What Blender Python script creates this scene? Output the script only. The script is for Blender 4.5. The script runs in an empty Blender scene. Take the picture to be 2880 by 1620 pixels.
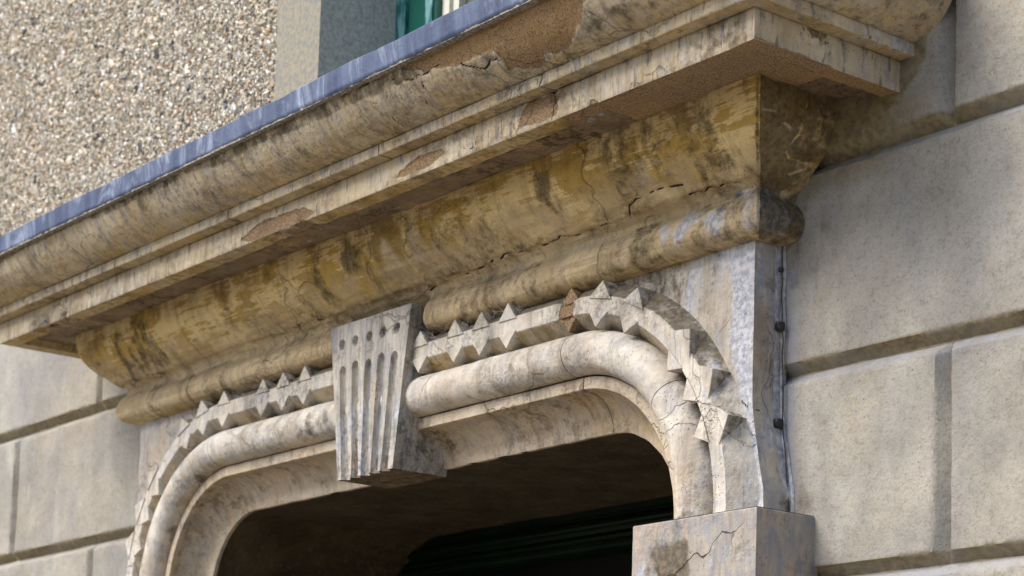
import bpy, math, random
import numpy as np
from mathutils import Matrix, Vector

# ------------------------------------------------------------------ camera, world, sun, exposure
scene = bpy.context.scene
col = scene.collection
cam_d = bpy.data.cameras.new("camera")
cam = bpy.data.objects.new("camera", cam_d)
col.objects.link(cam)
cam_d.sensor_width = 36.0
cam_d.lens = 74.9972
cam_d.shift_x = -0.09211
cam_d.shift_y = 0.34102
cam_d.clip_start = 0.05
cam_d.clip_end = 3000.0
_r, _d, _f = ((0.638334, 0.769274, 0.027339), (-0.064013, 0.088444, -0.994022), (-0.767093, 0.632768, 0.1057))
_m = Matrix(((_r[0], -_d[0], -_f[0]), (_r[1], -_d[1], -_f[1]), (_r[2], -_d[2], -_f[2]))).to_4x4()
_m.translation = Vector((3.160, -3.169, 1.600))
cam.matrix_world = _m
cam_d.dof.use_dof = True
cam_d.dof.focus_distance = 4.8
cam_d.dof.aperture_fstop = 5.0
scene.camera = cam

SUN_EL, SUN_AZ = math.radians(46), math.radians(-24)      # azimuth measured from -Y towards -X
world = bpy.data.worlds.new("World")
scene.world = world
world.use_nodes = True
wn = world.node_tree
sky = wn.nodes.new("ShaderNodeTexSky")
sky.sky_type = 'NISHITA'
sky.sun_disc = False
sky.sun_elevation = SUN_EL
to_sun = Vector((math.sin(SUN_AZ) * math.cos(SUN_EL), -math.cos(SUN_AZ) * math.cos(SUN_EL), math.sin(SUN_EL)))
sky.sun_rotation = math.atan2(to_sun.x, to_sun.y)
sky.dust_density = 2.5
sky.air_density = 1.0
bg = wn.nodes["Background"]
wn.links.new(sky.outputs[0], bg.inputs[0])
bg.inputs[1].default_value = 0.13
sun_d = bpy.data.lights.new("sun", 'SUN')
sun = bpy.data.objects.new("sun", sun_d)
col.objects.link(sun)
sun_d.energy = 2.8
sun_d.angle = math.radians(38)
sun_d.color = (1.0, 0.93, 0.82)
sun.location = (-3, -8, 9)
sun.rotation_euler = to_sun.to_track_quat('Z', 'Y').to_euler()
scene.view_settings.view_transform = 'Standard'
scene.view_settings.look = 'None'
scene.view_settings.gamma = 1.0
scene.view_settings.use_curve_mapping = False
scene.view_settings.exposure = 0.74
scene.render.engine = 'CYCLES'
scene.cycles.max_bounces = 6
scene.cycles.diffuse_bounces = 4
scene.cycles.use_denoising = True

rng = np.random.default_rng(7)
random.seed(7)

# ------------------------------------------------------------------ noise in numpy
def _hash(i, j, k):
    h = (i.astype(np.int64) * 73856093) ^ (j.astype(np.int64) * 19349663) ^ (k.astype(np.int64) * 83492791)
    h = (h ^ (h >> 13)) * 1274126177
    h = h & 0x7fffffff
    h = (h ^ (h >> 16)) & 0xffff
    return h / 65535.0

def vnoise(P):
    P = np.asarray(P, float)
    I = np.floor(P)
    F = P - I
    F = F * F * (3 - 2 * F)
    out = 0
    for a in (0, 1):
        wa = F[..., 0] if a else 1 - F[..., 0]
        for b in (0, 1):
            wb = F[..., 1] if b else 1 - F[..., 1]
            for c in (0, 1):
                wc = F[..., 2] if c else 1 - F[..., 2]
                out = out + wa * wb * wc * _hash(I[..., 0] + a, I[..., 1] + b, I[..., 2] + c)
    return out * 2 - 1

def fbm(P, freq, octaves=4, rough=0.5):
    s = np.array(freq, float) * np.ones(3)
    o, amp, tot = 0, 1.0, 0
    for n in range(octaves):
        o = o + amp * vnoise(P * s + 17.3 * n)
        tot += amp
        amp *= rough
        s = s * 2.03
    return o / tot

def sdist_poly(X, Z, poly):
    """signed distance (negative inside) from points to a 2-D polygon"""
    n = len(poly)
    d = np.full(X.shape, 1e9)
    inside = np.zeros(X.shape, bool)
    for i in range(n):
        ax, az = poly[i]
        bx, bz = poly[(i + 1) % n]
        ex, ez = bx - ax, bz - az
        L = ex * ex + ez * ez + 1e-12
        t = np.clip(((X - ax) * ex + (Z - az) * ez) / L, 0, 1)
        d = np.minimum(d, np.hypot(X - ax - t * ex, Z - az - t * ez))
        c = ((az > Z) != (bz > Z)) & (X < ex * (Z - az) / (bz - az + 1e-15) + ax)
        inside ^= c
    return np.where(inside, -d, d)

def dist_line(P, pts):
    d = np.full(P.shape[:-1], 1e9)
    pts = np.array(pts, float)
    for a, b in zip(pts[:-1], pts[1:]):
        e = b - a
        t = np.clip(((P - a) @ e) / (e @ e + 1e-12), 0, 1)
        d = np.minimum(d, np.linalg.norm(P - a - t[..., None] * e, axis=-1))
    return d

def wiggle(pts, n=5, amp=0.006, seed=0):
    """a ragged 3-D polyline through pts"""
    r = np.random.default_rng(seed)
    pts = np.array(pts, float)
    out = []
    for a, b in zip(pts[:-1], pts[1:]):
        L = np.linalg.norm(b - a)
        k = max(2, int(L / 0.018))
        for i in range(k):
            p = a + (b - a) * i / k
            if i:
                p = p + r.normal(0, amp * 0.5, 3)
            out.append(p)
    out.append(pts[-1])
    return out

# ------------------------------------------------------------------ object helpers
def tag(o, label=None, cat=None, group=None, kind=None):
    if label: o['label'] = label
    if cat: o['category'] = cat
    if group: o['group'] = group
    if kind: o['kind'] = kind
    return o

def empty(name, loc=(0, 0, 0)):
    o = bpy.data.objects.new(name, None)
    o.empty_display_size = 0.1
    col.objects.link(o)
    o.location = loc
    return o

def mk(name, V, Fq, mat, parent=None, attrs=None, smooth=True, sharp=38, kind=None):
    """one mesh object; V in world coordinates, Fq quads/tris as an int array"""
    V = np.asarray(V, float).reshape(-1, 3)
    me = bpy.data.meshes.new(name)
    if isinstance(Fq, np.ndarray):
        nv = Fq.shape[1]
        me.vertices.add(len(V))
        me.vertices.foreach_set('co', V.astype(np.float32).ravel())
        me.loops.add(Fq.size)
        me.loops.foreach_set('vertex_index', Fq.astype(np.int32).ravel())
        me.polygons.add(len(Fq))
        me.polygons.foreach_set('loop_start', np.arange(0, Fq.size, nv, dtype=np.int32))
        me.update(calc_edges=True)
    else:
        me.from_pydata([tuple(v) for v in V], [], Fq)
        me.update()
    for k, a in (attrs or {}).items():
        a = np.asarray(a, np.float32)
        if a.ndim == 1:
            at = me.attributes.new(k, 'FLOAT', 'POINT')
            at.data.foreach_set('value', a)
        else:
            at = me.attributes.new(k, 'FLOAT_COLOR', 'POINT')
            at.data.foreach_set('color', a.ravel())
    me.materials.append(mat)
    if smooth:
        me.polygons.foreach_set('use_smooth', np.ones(len(me.polygons), bool))
        if sharp:
            me.set_sharp_from_angle(angle=math.radians(sharp))
    else:
        me.polygons.foreach_set('use_smooth', np.zeros(len(me.polygons), bool))
    o = bpy.data.objects.new(name, me)
    col.objects.link(o)
    if parent is not None:
        o.parent = parent
        o.matrix_parent_inverse = parent_world(parent).inverted()
    if kind: o['kind'] = kind
    return o

def parent_world(p):
    return Matrix.Translation(p.location) if p.type == 'EMPTY' else Matrix.Identity(4)

def quads(R, C, flip=False):
    i = np.arange(R - 1)[:, None] * C + np.arange(C - 1)[None, :]
    q = np.stack([i, i + 1, i + C + 1, i + C], -1).reshape(-1, 4)
    return q[:, ::-1].copy() if flip else q

def gnormals(G):
    du = np.gradient(G, axis=1)
    dv = np.gradient(G, axis=0)
    n = np.cross(du, dv)
    return n / (np.linalg.norm(n, axis=-1, keepdims=True) + 1e-12)

def box(x0, x1, y0, y1, z0, z1):
    V = [(x0, y0, z0), (x1, y0, z0), (x1, y1, z0), (x0, y1, z0), (x0, y0, z1), (x1, y0, z1), (x1, y1, z1), (x0, y1, z1)]
    Fa = np.array([(0, 3, 2, 1), (4, 5, 6, 7), (0, 1, 5, 4), (1, 2, 6, 5), (2, 3, 7, 6), (3, 0, 4, 7)])
    return V, Fa

def resample(prof, step):
    """polyline profile resampled, original corners kept"""
    out = []
    prof = [np.array(p, float) for p in prof]
    for a, b in zip(prof[:-1], prof[1:]):
        k = max(1, int(math.ceil(np.linalg.norm(b - a) / step)))
        for i in range(k):
            out.append(a + (b - a) * i / k)
    out.append(prof[-1])
    return np.array(out)

def spline(prof, step):
    """Catmull-Rom through the points, then resampled"""
    p = np.array(prof, float)
    p = np.vstack([2 * p[0] - p[1], p, 2 * p[-1] - p[-2]])
    out = []
    for i in range(1, len(p) - 2):
        for t in np.linspace(0, 1, 8, endpoint=False):
            a, b, c, d = p[i - 1], p[i], p[i + 1], p[i + 2]
            out.append(0.5 * ((2 * b) + (c - a) * t + (2 * a - 5 * b + 4 * c - d) * t * t + (3 * b - a - 3 * c + d) * t ** 3))
    out.append(p[-2])
    out = np.array(out)
    s = np.r_[0, np.cumsum(np.linalg.norm(np.diff(out, axis=0), axis=1))]
    n = int(s[-1] / step) + 1
    q = np.linspace(0, s[-1], n)
    return np.stack([np.interp(q, s, out[:, k]) for k in (0, 1)], -1)

# ------------------------------------------------------------------ node helpers
class NT:
    def __init__(self, name):
        self.m = bpy.data.materials.new(name)
        self.m.use_nodes = True
        self.t = self.m.node_tree
        self.bsdf = self.t.nodes["Principled BSDF"]
        self.pos = self.t.nodes.new("ShaderNodeNewGeometry").outputs['Position']
    def n(self, typ, **kw):
        nd = self.t.nodes.new(typ)
        for k, v in kw.items():
            setattr(nd, k, v)
        return nd
    def link(self, a, b):
        if isinstance(a, (int, float)):
            b.default_value = a
        elif isinstance(a, (tuple, list)):
            b.default_value = (*a, 1.0) if (len(a) == 3 and b.type == 'RGBA') else a
        else:
            self.t.links.new(a, b)
    def math(self, op, a, b=0.0, clamp=False):
        nd = self.n("ShaderNodeMath", operation=op, use_clamp=clamp)
        self.link(a, nd.inputs[0]); self.link(b, nd.inputs[1])
        return nd.outputs[0]
    def scale(self, v, rot=(0, 0, 0)):
        nd = self.n("ShaderNodeMapping")
        self.t.links.new(self.pos, nd.inputs[0])
        nd.inputs['Scale'].default_value = v
        nd.inputs['Rotation'].default_value = rot
        return nd.outputs[0]
    def noise(self, scale, detail=4, rough=0.55, vec=None, dist=0.0):
        nd = self.n("ShaderNodeTexNoise")
        self.t.links.new(vec if vec is not None else self.pos, nd.inputs['Vector'])
        nd.inputs['Scale'].default_value = scale
        nd.inputs['Detail'].default_value = detail
        nd.inputs['Roughness'].default_value = rough
        nd.inputs['Distortion'].default_value = dist
        return nd.outputs[0]
    def ramp(self, fac, lo, hi, a=0.0, b=1.0):
        nd = self.n("ShaderNodeMapRange", clamp=True)
        self.link(fac, nd.inputs[0])
        nd.inputs[1].default_value = lo; nd.inputs[2].default_value = hi
        nd.inputs[3].default_value = a; nd.inputs[4].default_value = b
        return nd.outputs[0]
    def mix(self, fac, a, b, blend='MIX'):
        nd = self.n("ShaderNodeMix", data_type='RGBA', blend_type=blend)
        self.link(fac, nd.inputs[0])
        self.link(a, nd.inputs[6]); self.link(b, nd.inputs[7])
        return nd.outputs[2]
    def attr(self, name):
        return self.n("ShaderNodeAttribute", attribute_name=name)
    def voro(self, scale, feature='F1', out=0, vec=None):
        nd = self.n("ShaderNodeTexVoronoi", feature=feature)
        self.t.links.new(vec if vec is not None else self.pos, nd.inputs['Vector'])
        nd.inputs['Scale'].default_value = scale
        return nd.outputs[out]
    def bump(self, h, dist, strength=1.0, prev=None):
        nd = self.n("ShaderNodeBump")
        nd.inputs['Strength'].default_value = strength
        nd.inputs['Distance'].default_value = dist
        self.link(h, nd.inputs['Height'])
        if prev is not None: self.t.links.new(prev, nd.inputs['Normal'])
        return nd.outputs[0]

def plaster(name, base=(.50, .43, .33), base2=(.38, .34, .28), blue=(.40, .43, .52), blue_amt=.45, warm=(.46, .33, .20),
            warm_amt=.35, ochre=(.36, .245, .07), ochre2=(.50, .38, .19), brush=(1, 1, 1), brush_amt=.5, pits=.6, streak=(6, 6, 1.2),
            stainy=.5, rough=.85, bump=1.0, cracks=.3, mottle=.34, vdash=.35):
    """old limewashed render: mottling, rain streaks, peeled coats, pits; attribute m = (bare render, black grime with some painted shade, blue-white bloom, ochre algae)"""
    T = NT(name)
    a = T.attr('m')
    sep = T.n("ShaderNodeSeparateColor")
    T.t.links.new(a.outputs['Color'], sep.inputs[0])
    mR, mG, mB = sep.outputs[0], sep.outputs[1], sep.outputs[2]
    mA = a.outputs['Alpha']
    mA = T.attr('och').outputs['Fac']
    big = T.noise(2.6, 6, .6)
    mid = T.noise(11, 7, .62)
    fine = T.noise(70, 5, .6)
    grit = T.noise(420, 2, .6)
    c = T.mix(T.ramp(mid, .36, .66), base2, base)
    c = T.mix(T.math('MULTIPLY', T.ramp(T.noise(5.5, 6, .6, T.scale((1.3, 1.3, 1))), .44, .64), warm_amt), c, warm)
    st = T.noise(4.5, 7, .62, T.scale(streak))
    c = T.mix(T.math('MULTIPLY', T.ramp(st, .47, .62), blue_amt), c, blue)
    # coats of paint rubbed thin along the brush direction
    br = T.noise(14, 6, .72, T.scale(brush))
    c = T.mix(T.math('MULTIPLY', T.ramp(br, .50, .56), brush_amt * .55), c, (base2[0] * .62, base2[1] * .58, base2[2] * .5))
    # ochre algae, broken by brush marks into a paler tone
    bf = T.noise(46, 5, .75, T.scale(brush))
    patch = T.math('ADD', T.noise(4.6, 6, .6, T.scale((1, 1, 1.3))), T.math('MULTIPLY', T.math('SUBTRACT', bf, .5), .75))
    och = T.mix(T.ramp(patch, .485, .515), ochre, ochre2)
    patch2 = T.math('ADD', T.noise(3.1, 6, .65, T.scale((1.4, 1, .8))), T.math('MULTIPLY', T.math('SUBTRACT', bf, .5), .4))
    och = T.mix(T.ramp(patch2, .535, .60, 0, .75), och, (ochre[0] * .46, ochre[1] * .42, ochre[2] * .42))
    c = T.mix(T.ramp(T.math('ADD', mA, T.math('MULTIPLY', T.math('SUBTRACT', mid, .5), 1.0)), .25, .62), c, och)
    # grey-brown soaked stains
    s1 = T.noise(3.4, 8, .68, T.scale((1, 1, 1.3)), .6)
    c = T.mix(T.math('MULTIPLY', T.ramp(s1, .55, .66), stainy * .6), c, (.17, .135, .10))
    # run-off streaks and tight mottling, in drifts rather than everywhere
    drift = T.ramp(T.noise(2.9, 6, .62, T.scale((1, 1, 1.4))), .46, .60)
    rs = T.noise(7, 6, .6, T.scale((3.2, .7, .55)))
    c = T.mix(T.ramp(rs, .53, .66, 0, .55), c, T.mix(1.0, c, (.50, .46, .42), 'MULTIPLY'))
    tm = T.noise(30, 7, .72)
    c = T.mix(T.math('MULTIPLY', T.ramp(tm, .49, .58, 0, mottle * 1.7), drift), c, T.mix(1.0, c, (.36, .33, .30), 'MULTIPLY'))
    c = T.mix(T.math('MULTIPLY', T.ramp(T.noise(110, 4, .75), .50, .62, 0, mottle * 1.5), T.math('ADD', .18, T.math('MULTIPLY', drift, .8))), c, T.mix(1.0, c, (.45, .43, .40), 'MULTIPLY'))
    c = T.mix(T.math('MULTIPLY', T.ramp(T.noise(1.9, 4, .6), .42, .60), .35), c, T.mix(1.0, c, (1.22, 1.20, 1.14), 'MULTIPLY'))
    vs = T.noise(55, 4, .7, T.scale((1.5, 1.0, .22)))
    c = T.mix(T.ramp(vs, .57, .64, 0, vdash), c, (.125, .12, .125))
    # blue-white lime bloom
    bl = T.ramp(T.math('ADD', mB, T.math('MULTIPLY', T.math('SUBTRACT', T.noise(11, 8, .66, T.scale((1.5, 1.5, .42))), .5), 1.9)), .44, .66)
    c = T.mix(T.math('MULTIPLY', bl, .8), c, T.mix(T.ramp(fine, .4, .6), (.27, .30, .385), (.55, .565, .62)))
    # black grime / lichen, plus the shade painted into the cove and torus
    gr = T.ramp(T.math('ADD', mG, T.math('MULTIPLY', T.math('SUBTRACT', T.noise(30, 7, .7), .5), 1.2)), .42, .68)
    c = T.mix(T.math('MULTIPLY', gr, .80), c, T.mix(T.ramp(fine, .4, .6), (.030, .024, .014), (.125, .095, .052)))
    # bare sandy render where the coat has fallen
    bare_f = T.ramp(T.math('ADD', mR, T.math('MULTIPLY', T.math('SUBTRACT', T.noise(26, 7, .7), .5), .9)), .46, .55)
    bare_c = T.mix(T.ramp(T.noise(260, 3, .7), .42, .62), (.14, .092, .056), (.37, .26, .165))
    bare_c = T.mix(T.ramp(T.math('ADD', big, T.math('MULTIPLY', T.math('SUBTRACT', T.noise(200, 3, .7), .5), 1.4)), .46, .62, 0, .8), bare_c, (.37, .235, .105))
    c = T.mix(bare_f, c, bare_c)
    # pits and specks
    pv = T.voro(95)
    pit = T.math('MULTIPLY', T.ramp(pv, .10, .17, 1, 0), T.ramp(T.noise(9, 3), .50, .60))
    c = T.mix(T.math('MULTIPLY', pit, pits), c, (.05, .038, .025))
    sp = T.math('MULTIPLY', T.ramp(grit, .60, .70), T.ramp(mid, .45, .6))
    c = T.mix(T.math('MULTIPLY', sp, .5), c, (.16, .12, .08))
    # hair cracks
    wv = T.n("ShaderNodeMix", data_type='VECTOR')
    wv.inputs[0].default_value = .16
    nz = T.n("ShaderNodeTexNoise"); nz.inputs['Scale'].default_value = 7; nz.inputs['Detail'].default_value = 5
    T.t.links.new(T.pos, nz.inputs['Vector'])
    T.t.links.new(T.pos, wv.inputs[4]); T.t.links.new(nz.outputs[1], wv.inputs[5])
    hv = T.voro(4.2, 'DISTANCE_TO_EDGE', 0, wv.outputs[1])
    hair = T.math('MULTIPLY', T.ramp(hv, .003, .0105, 1, 0), T.ramp(T.noise(3.0, 2), .52, .58))
    c = T.mix(T.math('MULTIPLY', hair, cracks), c, (.055, .042, .03))
    # modelled cracks: distance attribute
    ck = T.math('SUBTRACT', T.attr('crk').outputs['Fac'], T.math('MULTIPLY', T.math('SUBTRACT', T.noise(120, 3), .5), .25))
    ckd = T.ramp(ck, .50, .66)
    c = T.mix(ckd, c, (.02, .016, .011))
    T.t.links.new(c, T.bsdf.inputs['Base Color'])
    T.bsdf.inputs['Roughness'].default_value = rough
    T.bsdf.inputs['Specular IOR Level'].default_value = .28
    h = T.math('ADD', T.math('MULTIPLY', mid, .9), T.math('MULTIPLY', fine, T.math('ADD', .16, T.math('MULTIPLY', drift, .4))))
    h = T.math('ADD', h, T.math('MULTIPLY', br, .25))
    h = T.math('ADD', h, T.math('MULTIPLY', grit, T.math('ADD', .05, T.math('MULTIPLY', bare_f, .22))))
    h = T.math('SUBTRACT', h, T.math('MULTIPLY', bare_f, .55))
    h = T.math('SUBTRACT', h, T.math('MULTIPLY', pit, .3))
    h = T.math('SUBTRACT', h, T.math('MULTIPLY', hair, .35))
    T.t.links.new(T.bump(h, .0085 * bump, 1.0), T.bsdf.inputs['Normal'])
    return T.m

def white_attr(n, bare=0.0, grime=0.0, bloom=0.0):
    a = np.zeros((n, 4)); a[:, 0] = bare; a[:, 1] = grime; a[:, 2] = bloom; a[:, 3] = 1
    return a

# ------------------------------------------------------------------ materials
M = {}
M['corn'] = plaster('cornice_limewash', base=(.60, .52, .385), base2=(.44, .38, .285), blue=(.24, .25, .29), blue_amt=.5, warm=(.42, .30, .14), warm_amt=.45, brush=(.3, 1, 1), streak=(12, 9, 2.4), stainy=.4, brush_amt=.35, vdash=.75)
M['cove'] = plaster('cove_algae_render', base=(.60, .49, .32), base2=(.40, .315, .19), blue=(.30, .30, .33), blue_amt=.15, warm=(.46, .34, .19), warm_amt=.4, ochre=(.43, .295, .085), ochre2=(.66, .52, .28), brush=(.12, 1.2, 1.5), brush_amt=.9, stainy=.7)
M['body'] = plaster('doorcase_limewash', base=(.50, .455, .39), base2=(.36, .335, .305), blue=(.28, .30, .37), blue_amt=.7, warm=(.44, .34, .24), warm_amt=.45, streak=(9, 9, 1.3), stainy=.35, brush_amt=.3, cracks=0.15)
M['roll'] = plaster('roll_limewash', base=(.71, .68, .625), base2=(.43, .405, .37), blue=(.36, .37, .42), blue_amt=.45, warm=(.46, .36, .26), warm_amt=.45, brush=(.35, 1, 1), streak=(3, 3, 5), stainy=.35, brush_amt=.25, mottle=.3, cracks=.14)
M['band'] = plaster('dogtooth_limewash', base=(.68, .64, .58), base2=(.43, .40, .36), blue=(.36, .38, .43), blue_amt=.5, warm=(.46, .37, .27), warm_amt=.3, streak=(6, 6, 4), stainy=.3, brush_amt=.2, mottle=.35, cracks=0.08)
M['key'] = plaster('keystone_limewash', base=(.58, .54, .475), base2=(.37, .35, .325), blue=(.25, .275, .325), blue_amt=.8, warm=(.40, .33, .26), warm_amt=.3, streak=(18, 16, 1.5), stainy=.35, brush_amt=.2, vdash=.6)
M['cav'] = plaster('cavetto_limewash', base=(.55, .47, .37), base2=(.40, .34, .265), blue=(.32, .32, .34), blue_amt=.3, warm=(.50, .38, .26), warm_amt=.5, brush=(.2, 1, 1), streak=(6, 6, 4), stainy=.5, brush_amt=.35, mottle=.4)
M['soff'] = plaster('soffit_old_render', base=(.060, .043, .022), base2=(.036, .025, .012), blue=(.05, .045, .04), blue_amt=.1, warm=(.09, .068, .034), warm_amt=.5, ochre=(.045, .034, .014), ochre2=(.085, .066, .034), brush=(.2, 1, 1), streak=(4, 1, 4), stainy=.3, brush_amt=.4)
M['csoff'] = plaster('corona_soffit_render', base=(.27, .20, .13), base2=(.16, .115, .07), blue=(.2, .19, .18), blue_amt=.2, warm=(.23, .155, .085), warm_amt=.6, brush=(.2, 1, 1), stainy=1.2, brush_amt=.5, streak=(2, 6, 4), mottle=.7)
M['block'] = plaster('plinth_peeling_render', base=(.38, .345, .305), base2=(.25, .235, .22), blue=(.20, .22, .27), blue_amt=.7, warm=(.42, .32, .255), warm_amt=.55, streak=(8, 8, 3), stainy=1.3, brush_amt=.2, cracks=.9)

def ashlar(name, tone):
    T = NT(name)
    big = T.noise(1.7, 5, .6)
    mid = T.noise(6, 7, .65)
    gr = T.noise(170, 4, .75)
    c = T.mix(T.ramp(mid, .38, .64), tuple(.74 * v for v in tone), tone)
    c = T.mix(T.ramp(T.noise(1.6, 7, .62), .46, .58, 0, .55), c, (.24, .24, .245))
    c = T.mix(T.ramp(T.noise(2.3, 7, .62, T.scale((1, 1, .8))), .50, .60, 0, .6), c, (.46, .44, .395))
    c = T.mix(T.math('MULTIPLY', T.ramp(T.noise(3.3, 6, .6, T.scale((1, 1, .6))), .48, .66), .55), c, (.23, .24, .265))
    c = T.mix(T.math('MULTIPLY', T.ramp(T.noise(2.1, 6, .62), .52, .66), .5), c, (.29, .26, .22))
    c = T.mix(T.math('MULTIPLY', T.ramp(T.noise(4, 7, .65, T.scale((1.4, 1.4, .35))), .54, .66), .45), c, (.45, .445, .44))
    c = T.mix(T.math('MULTIPLY', T.ramp(gr, .52, .64), .5), c, (.15, .135, .11))
    c = T.mix(T.ramp(T.noise(55, 5, .75), .50, .64, 0, .45), c, T.mix(1.0, c, (.58, .56, .53), 'MULTIPLY'))
    c = T.mix(T.math('MULTIPLY', T.ramp(T.noise(240, 3, .7), .57, .66), T.math('MULTIPLY', T.ramp(big, .45, .6), .8)), c, (.50, .34, .10))
    c = T.mix(T.math('MULTIPLY', T.ramp(T.voro(60), .09, .14, 1, 0), T.math('MULTIPLY', T.ramp(mid, .5, .6), .6)), c, (.06, .05, .04))
    c = T.mix(T.ramp(T.math('ADD', T.attr('och').outputs['Fac'], T.math('MULTIPLY', T.math('SUBTRACT', mid, .5), .9)), .3, .75), c, T.mix(T.ramp(T.noise(60, 4), .4, .6), (.27, .22, .13), (.17, .14, .085)))
    sepm = T.n("ShaderNodeSeparateColor"); T.t.links.new(T.attr('m').outputs['Color'], sepm.inputs[0])
    c = T.mix(T.math('MULTIPLY', sepm.outputs[0], .30), c, T.mix(1.0, c, (.62, .62, .64), 'MULTIPLY'))
    bl = T.ramp(T.math('ADD', sepm.outputs[2], T.math('MULTIPLY', T.math('SUBTRACT', T.noise(22, 6, .65), .5), .9)), .35, .75)
    c = T.mix(T.math('MULTIPLY', bl, .8), c, (.30, .32, .39))
    g2 = T.ramp(T.math('ADD', sepm.outputs[1], T.math('MULTIPLY', T.math('SUBTRACT', T.noise(20, 7, .7), .5), 1.1)), .40, .75)
    c = T.mix(T.math('MULTIPLY', g2, .7), c, (.11, .09, .07))
    T.t.links.new(c, T.bsdf.inputs['Base Color'])
    T.bsdf.inputs['Roughness'].default_value = .92
    T.bsdf.inputs['Specular IOR Level'].default_value = .2
    h = T.math('ADD', T.math('MULTIPLY', gr, .30), T.math('MULTIPLY', mid, .8))
    h = T.math('ADD', h, T.math('MULTIPLY', T.noise(45, 5, .7), .45))
    T.t.links.new(T.bump(h, .006, .9), T.bsdf.inputs['Normal'])
    return T.m
M['ashlar'] = ashlar('ashlar_stone', (.40, .38, .34))

def simple(name, c1, c2, scale=8, rough=.6, stretch=(1, 1, 1), lo=.4, hi=.6, spec=.4, bump=.001, bscale=80, metallic=0.0):
    T = NT(name)
    f = T.noise(scale, 6, .6, T.scale(stretch))
    T.t.links.new(T.mix(T.ramp(f, lo, hi), c1, c2), T.bsdf.inputs['Base Color'])
    T.bsdf.inputs['Roughness'].default_value = rough
    T.bsdf.inputs['Specular IOR Level'].default_value = spec
    T.bsdf.inputs['Metallic'].default_value = metallic
    T.t.links.new(T.bump(T.noise(bscale, 4), bump, .8), T.bsdf.inputs['Normal'])
    return T.m

def lead_mat():
    T = NT('lead_sheet')
    st = T.noise(13, 6, .6, T.scale((1.6, .3, .22)))
    st2 = T.noise(60, 4, .6, T.scale((1.2, .3, .12)))
    c = T.mix(T.ramp(st, .38, .62), (.042, .062, .125), (.10, .130, .22))
    c = T.mix(T.math('MULTIPLY', T.ramp(T.noise(4, 7, .7, T.scale((1.7, .6, .7)), 1.8), .52, .66), .75), c, (.33, .39, .52))
    c = T.mix(T.math('MULTIPLY', T.ramp(st2, .52, .66), .5), c, (.065, .085, .16))
    c = T.mix(T.math('MULTIPLY', T.ramp(T.voro(120), .1, .16, 1, 0), .4), c, (.06, .07, .10))
    T.t.links.new(c, T.bsdf.inputs['Base Color'])
    T.bsdf.inputs['Metallic'].default_value = 0
    T.bsdf.inputs['Specular IOR Level'].default_value = .3
    T.bsdf.inputs['Roughness'].default_value = .6
    T.t.links.new(T.bump(T.math('ADD', T.noise(16, 4), T.math('MULTIPLY', T.noise(90, 3), .3)), .004, .8), T.bsdf.inputs['Normal'])
    return T.m
M['lead'] = lead_mat()
M['mortar'] = simple('grey_mortar', (.12, .11, .095), (.32, .30, .265), 110, .95, bump=.004, bscale=200)
M['recess'] = simple('joint_mortar', (.20, .165, .11), (.33, .27, .18), 20, .95, bump=.003)
M['surround'] = simple('window_surround_cement', (.20, .21, .205), (.31, .27, .195), 70, .95, lo=.42, hi=.58, bump=.003, bscale=220)
M['reveal'] = simple('window_reveal_cement', (.30, .32, .31), (.52, .53, .50), 90, .95, lo=.35, hi=.65, bump=.003, bscale=240)
M['green'] = simple('green_gloss_paint', (.003, .070, .052), (.006, .095, .07), 6, .32, spec=.5, bump=.0005)
M['greenpale'] = simple('pale_green_edge_paint', (.008, .11, .10), (.16, .34, .36), 40, .5, stretch=(1, 1, .3), lo=.42, hi=.58)  # paler green; on the casement it holds a highlight in the colour
M['doorgreen'] = simple('dark_green_door_paint', (.0008, .007, .003), (.0015, .012, .005), 8, .4, spec=.25)
M['cream'] = simple('cream_sash_paint', (.55, .56, .48), (.62, .62, .54), 10, .5)
M['black'] = simple('black_plastic_clip', (.01, .011, .012), (.02, .022, .025), 20, .35)
M['cord'] = simple('dark_cable_sheath', (.03, .028, .025), (.10, .09, .075), 90, .6, lo=.5, hi=.7)
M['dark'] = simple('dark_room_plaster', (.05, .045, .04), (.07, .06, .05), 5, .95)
M['bedding'] = simple('dark_joint_bedding', (.02, .016, .012), (.04, .032, .024), 30, .95)
M['web'] = simple('dusty_cobweb', (.42, .40, .36), (.55, .53, .48), 40, .9)
M['ground'] = simple('asphalt_ground', (.085, .075, .062), (.12, .108, .09), 3, .95, bump=.004)
M['paving'] = simple('pale_paving_stone', (.25, .215, .165), (.33, .285, .22), 4, .9, bump=.003)
gl = NT('window_glass')
gl.bsdf.inputs['Base Color'].default_value = (.30, .30, .26, 1)
gl.bsdf.inputs['Roughness'].default_value = .06
gl.bsdf.inputs['Transmission Weight'].default_value = .6
M['glass'] = gl.m
M['darkglass'] = simple('dark_fanlight_glass', (.003, .003, .003), (.004, .004, .004), 5, .5, spec=.05, bump=0)
M['blind'] = simple('drawn_blind_cloth', (.33, .33, .28), (.38, .37, .32), 12, .9)

# pebble-dash stones coloured one by one
T = NT('pebble_dash_stones')
pc = T.attr('pc')
c = T.mix(T.math('MULTIPLY', T.ramp(T.noise(180, 3), .45, .62), .35), pc.outputs['Color'], (.20, .17, .13))
T.t.links.new(c, T.bsdf.inputs['Base Color']); T.bsdf.inputs['Roughness'].default_value = .8
M['pebble'] = T.m
T = NT('pebble_dash_mortar')
c = T.mix(T.ramp(T.noise(90, 5, .7), .4, .6), (.26, .22, .165), (.50, .46, .37))
T.t.links.new(c, T.bsdf.inputs['Base Color']); T.bsdf.inputs['Roughness'].default_value = .95
T.t.links.new(T.bump(T.voro(75), .012, 1.0), T.bsdf.inputs['Normal'])
M['dash'] = T.m

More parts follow.
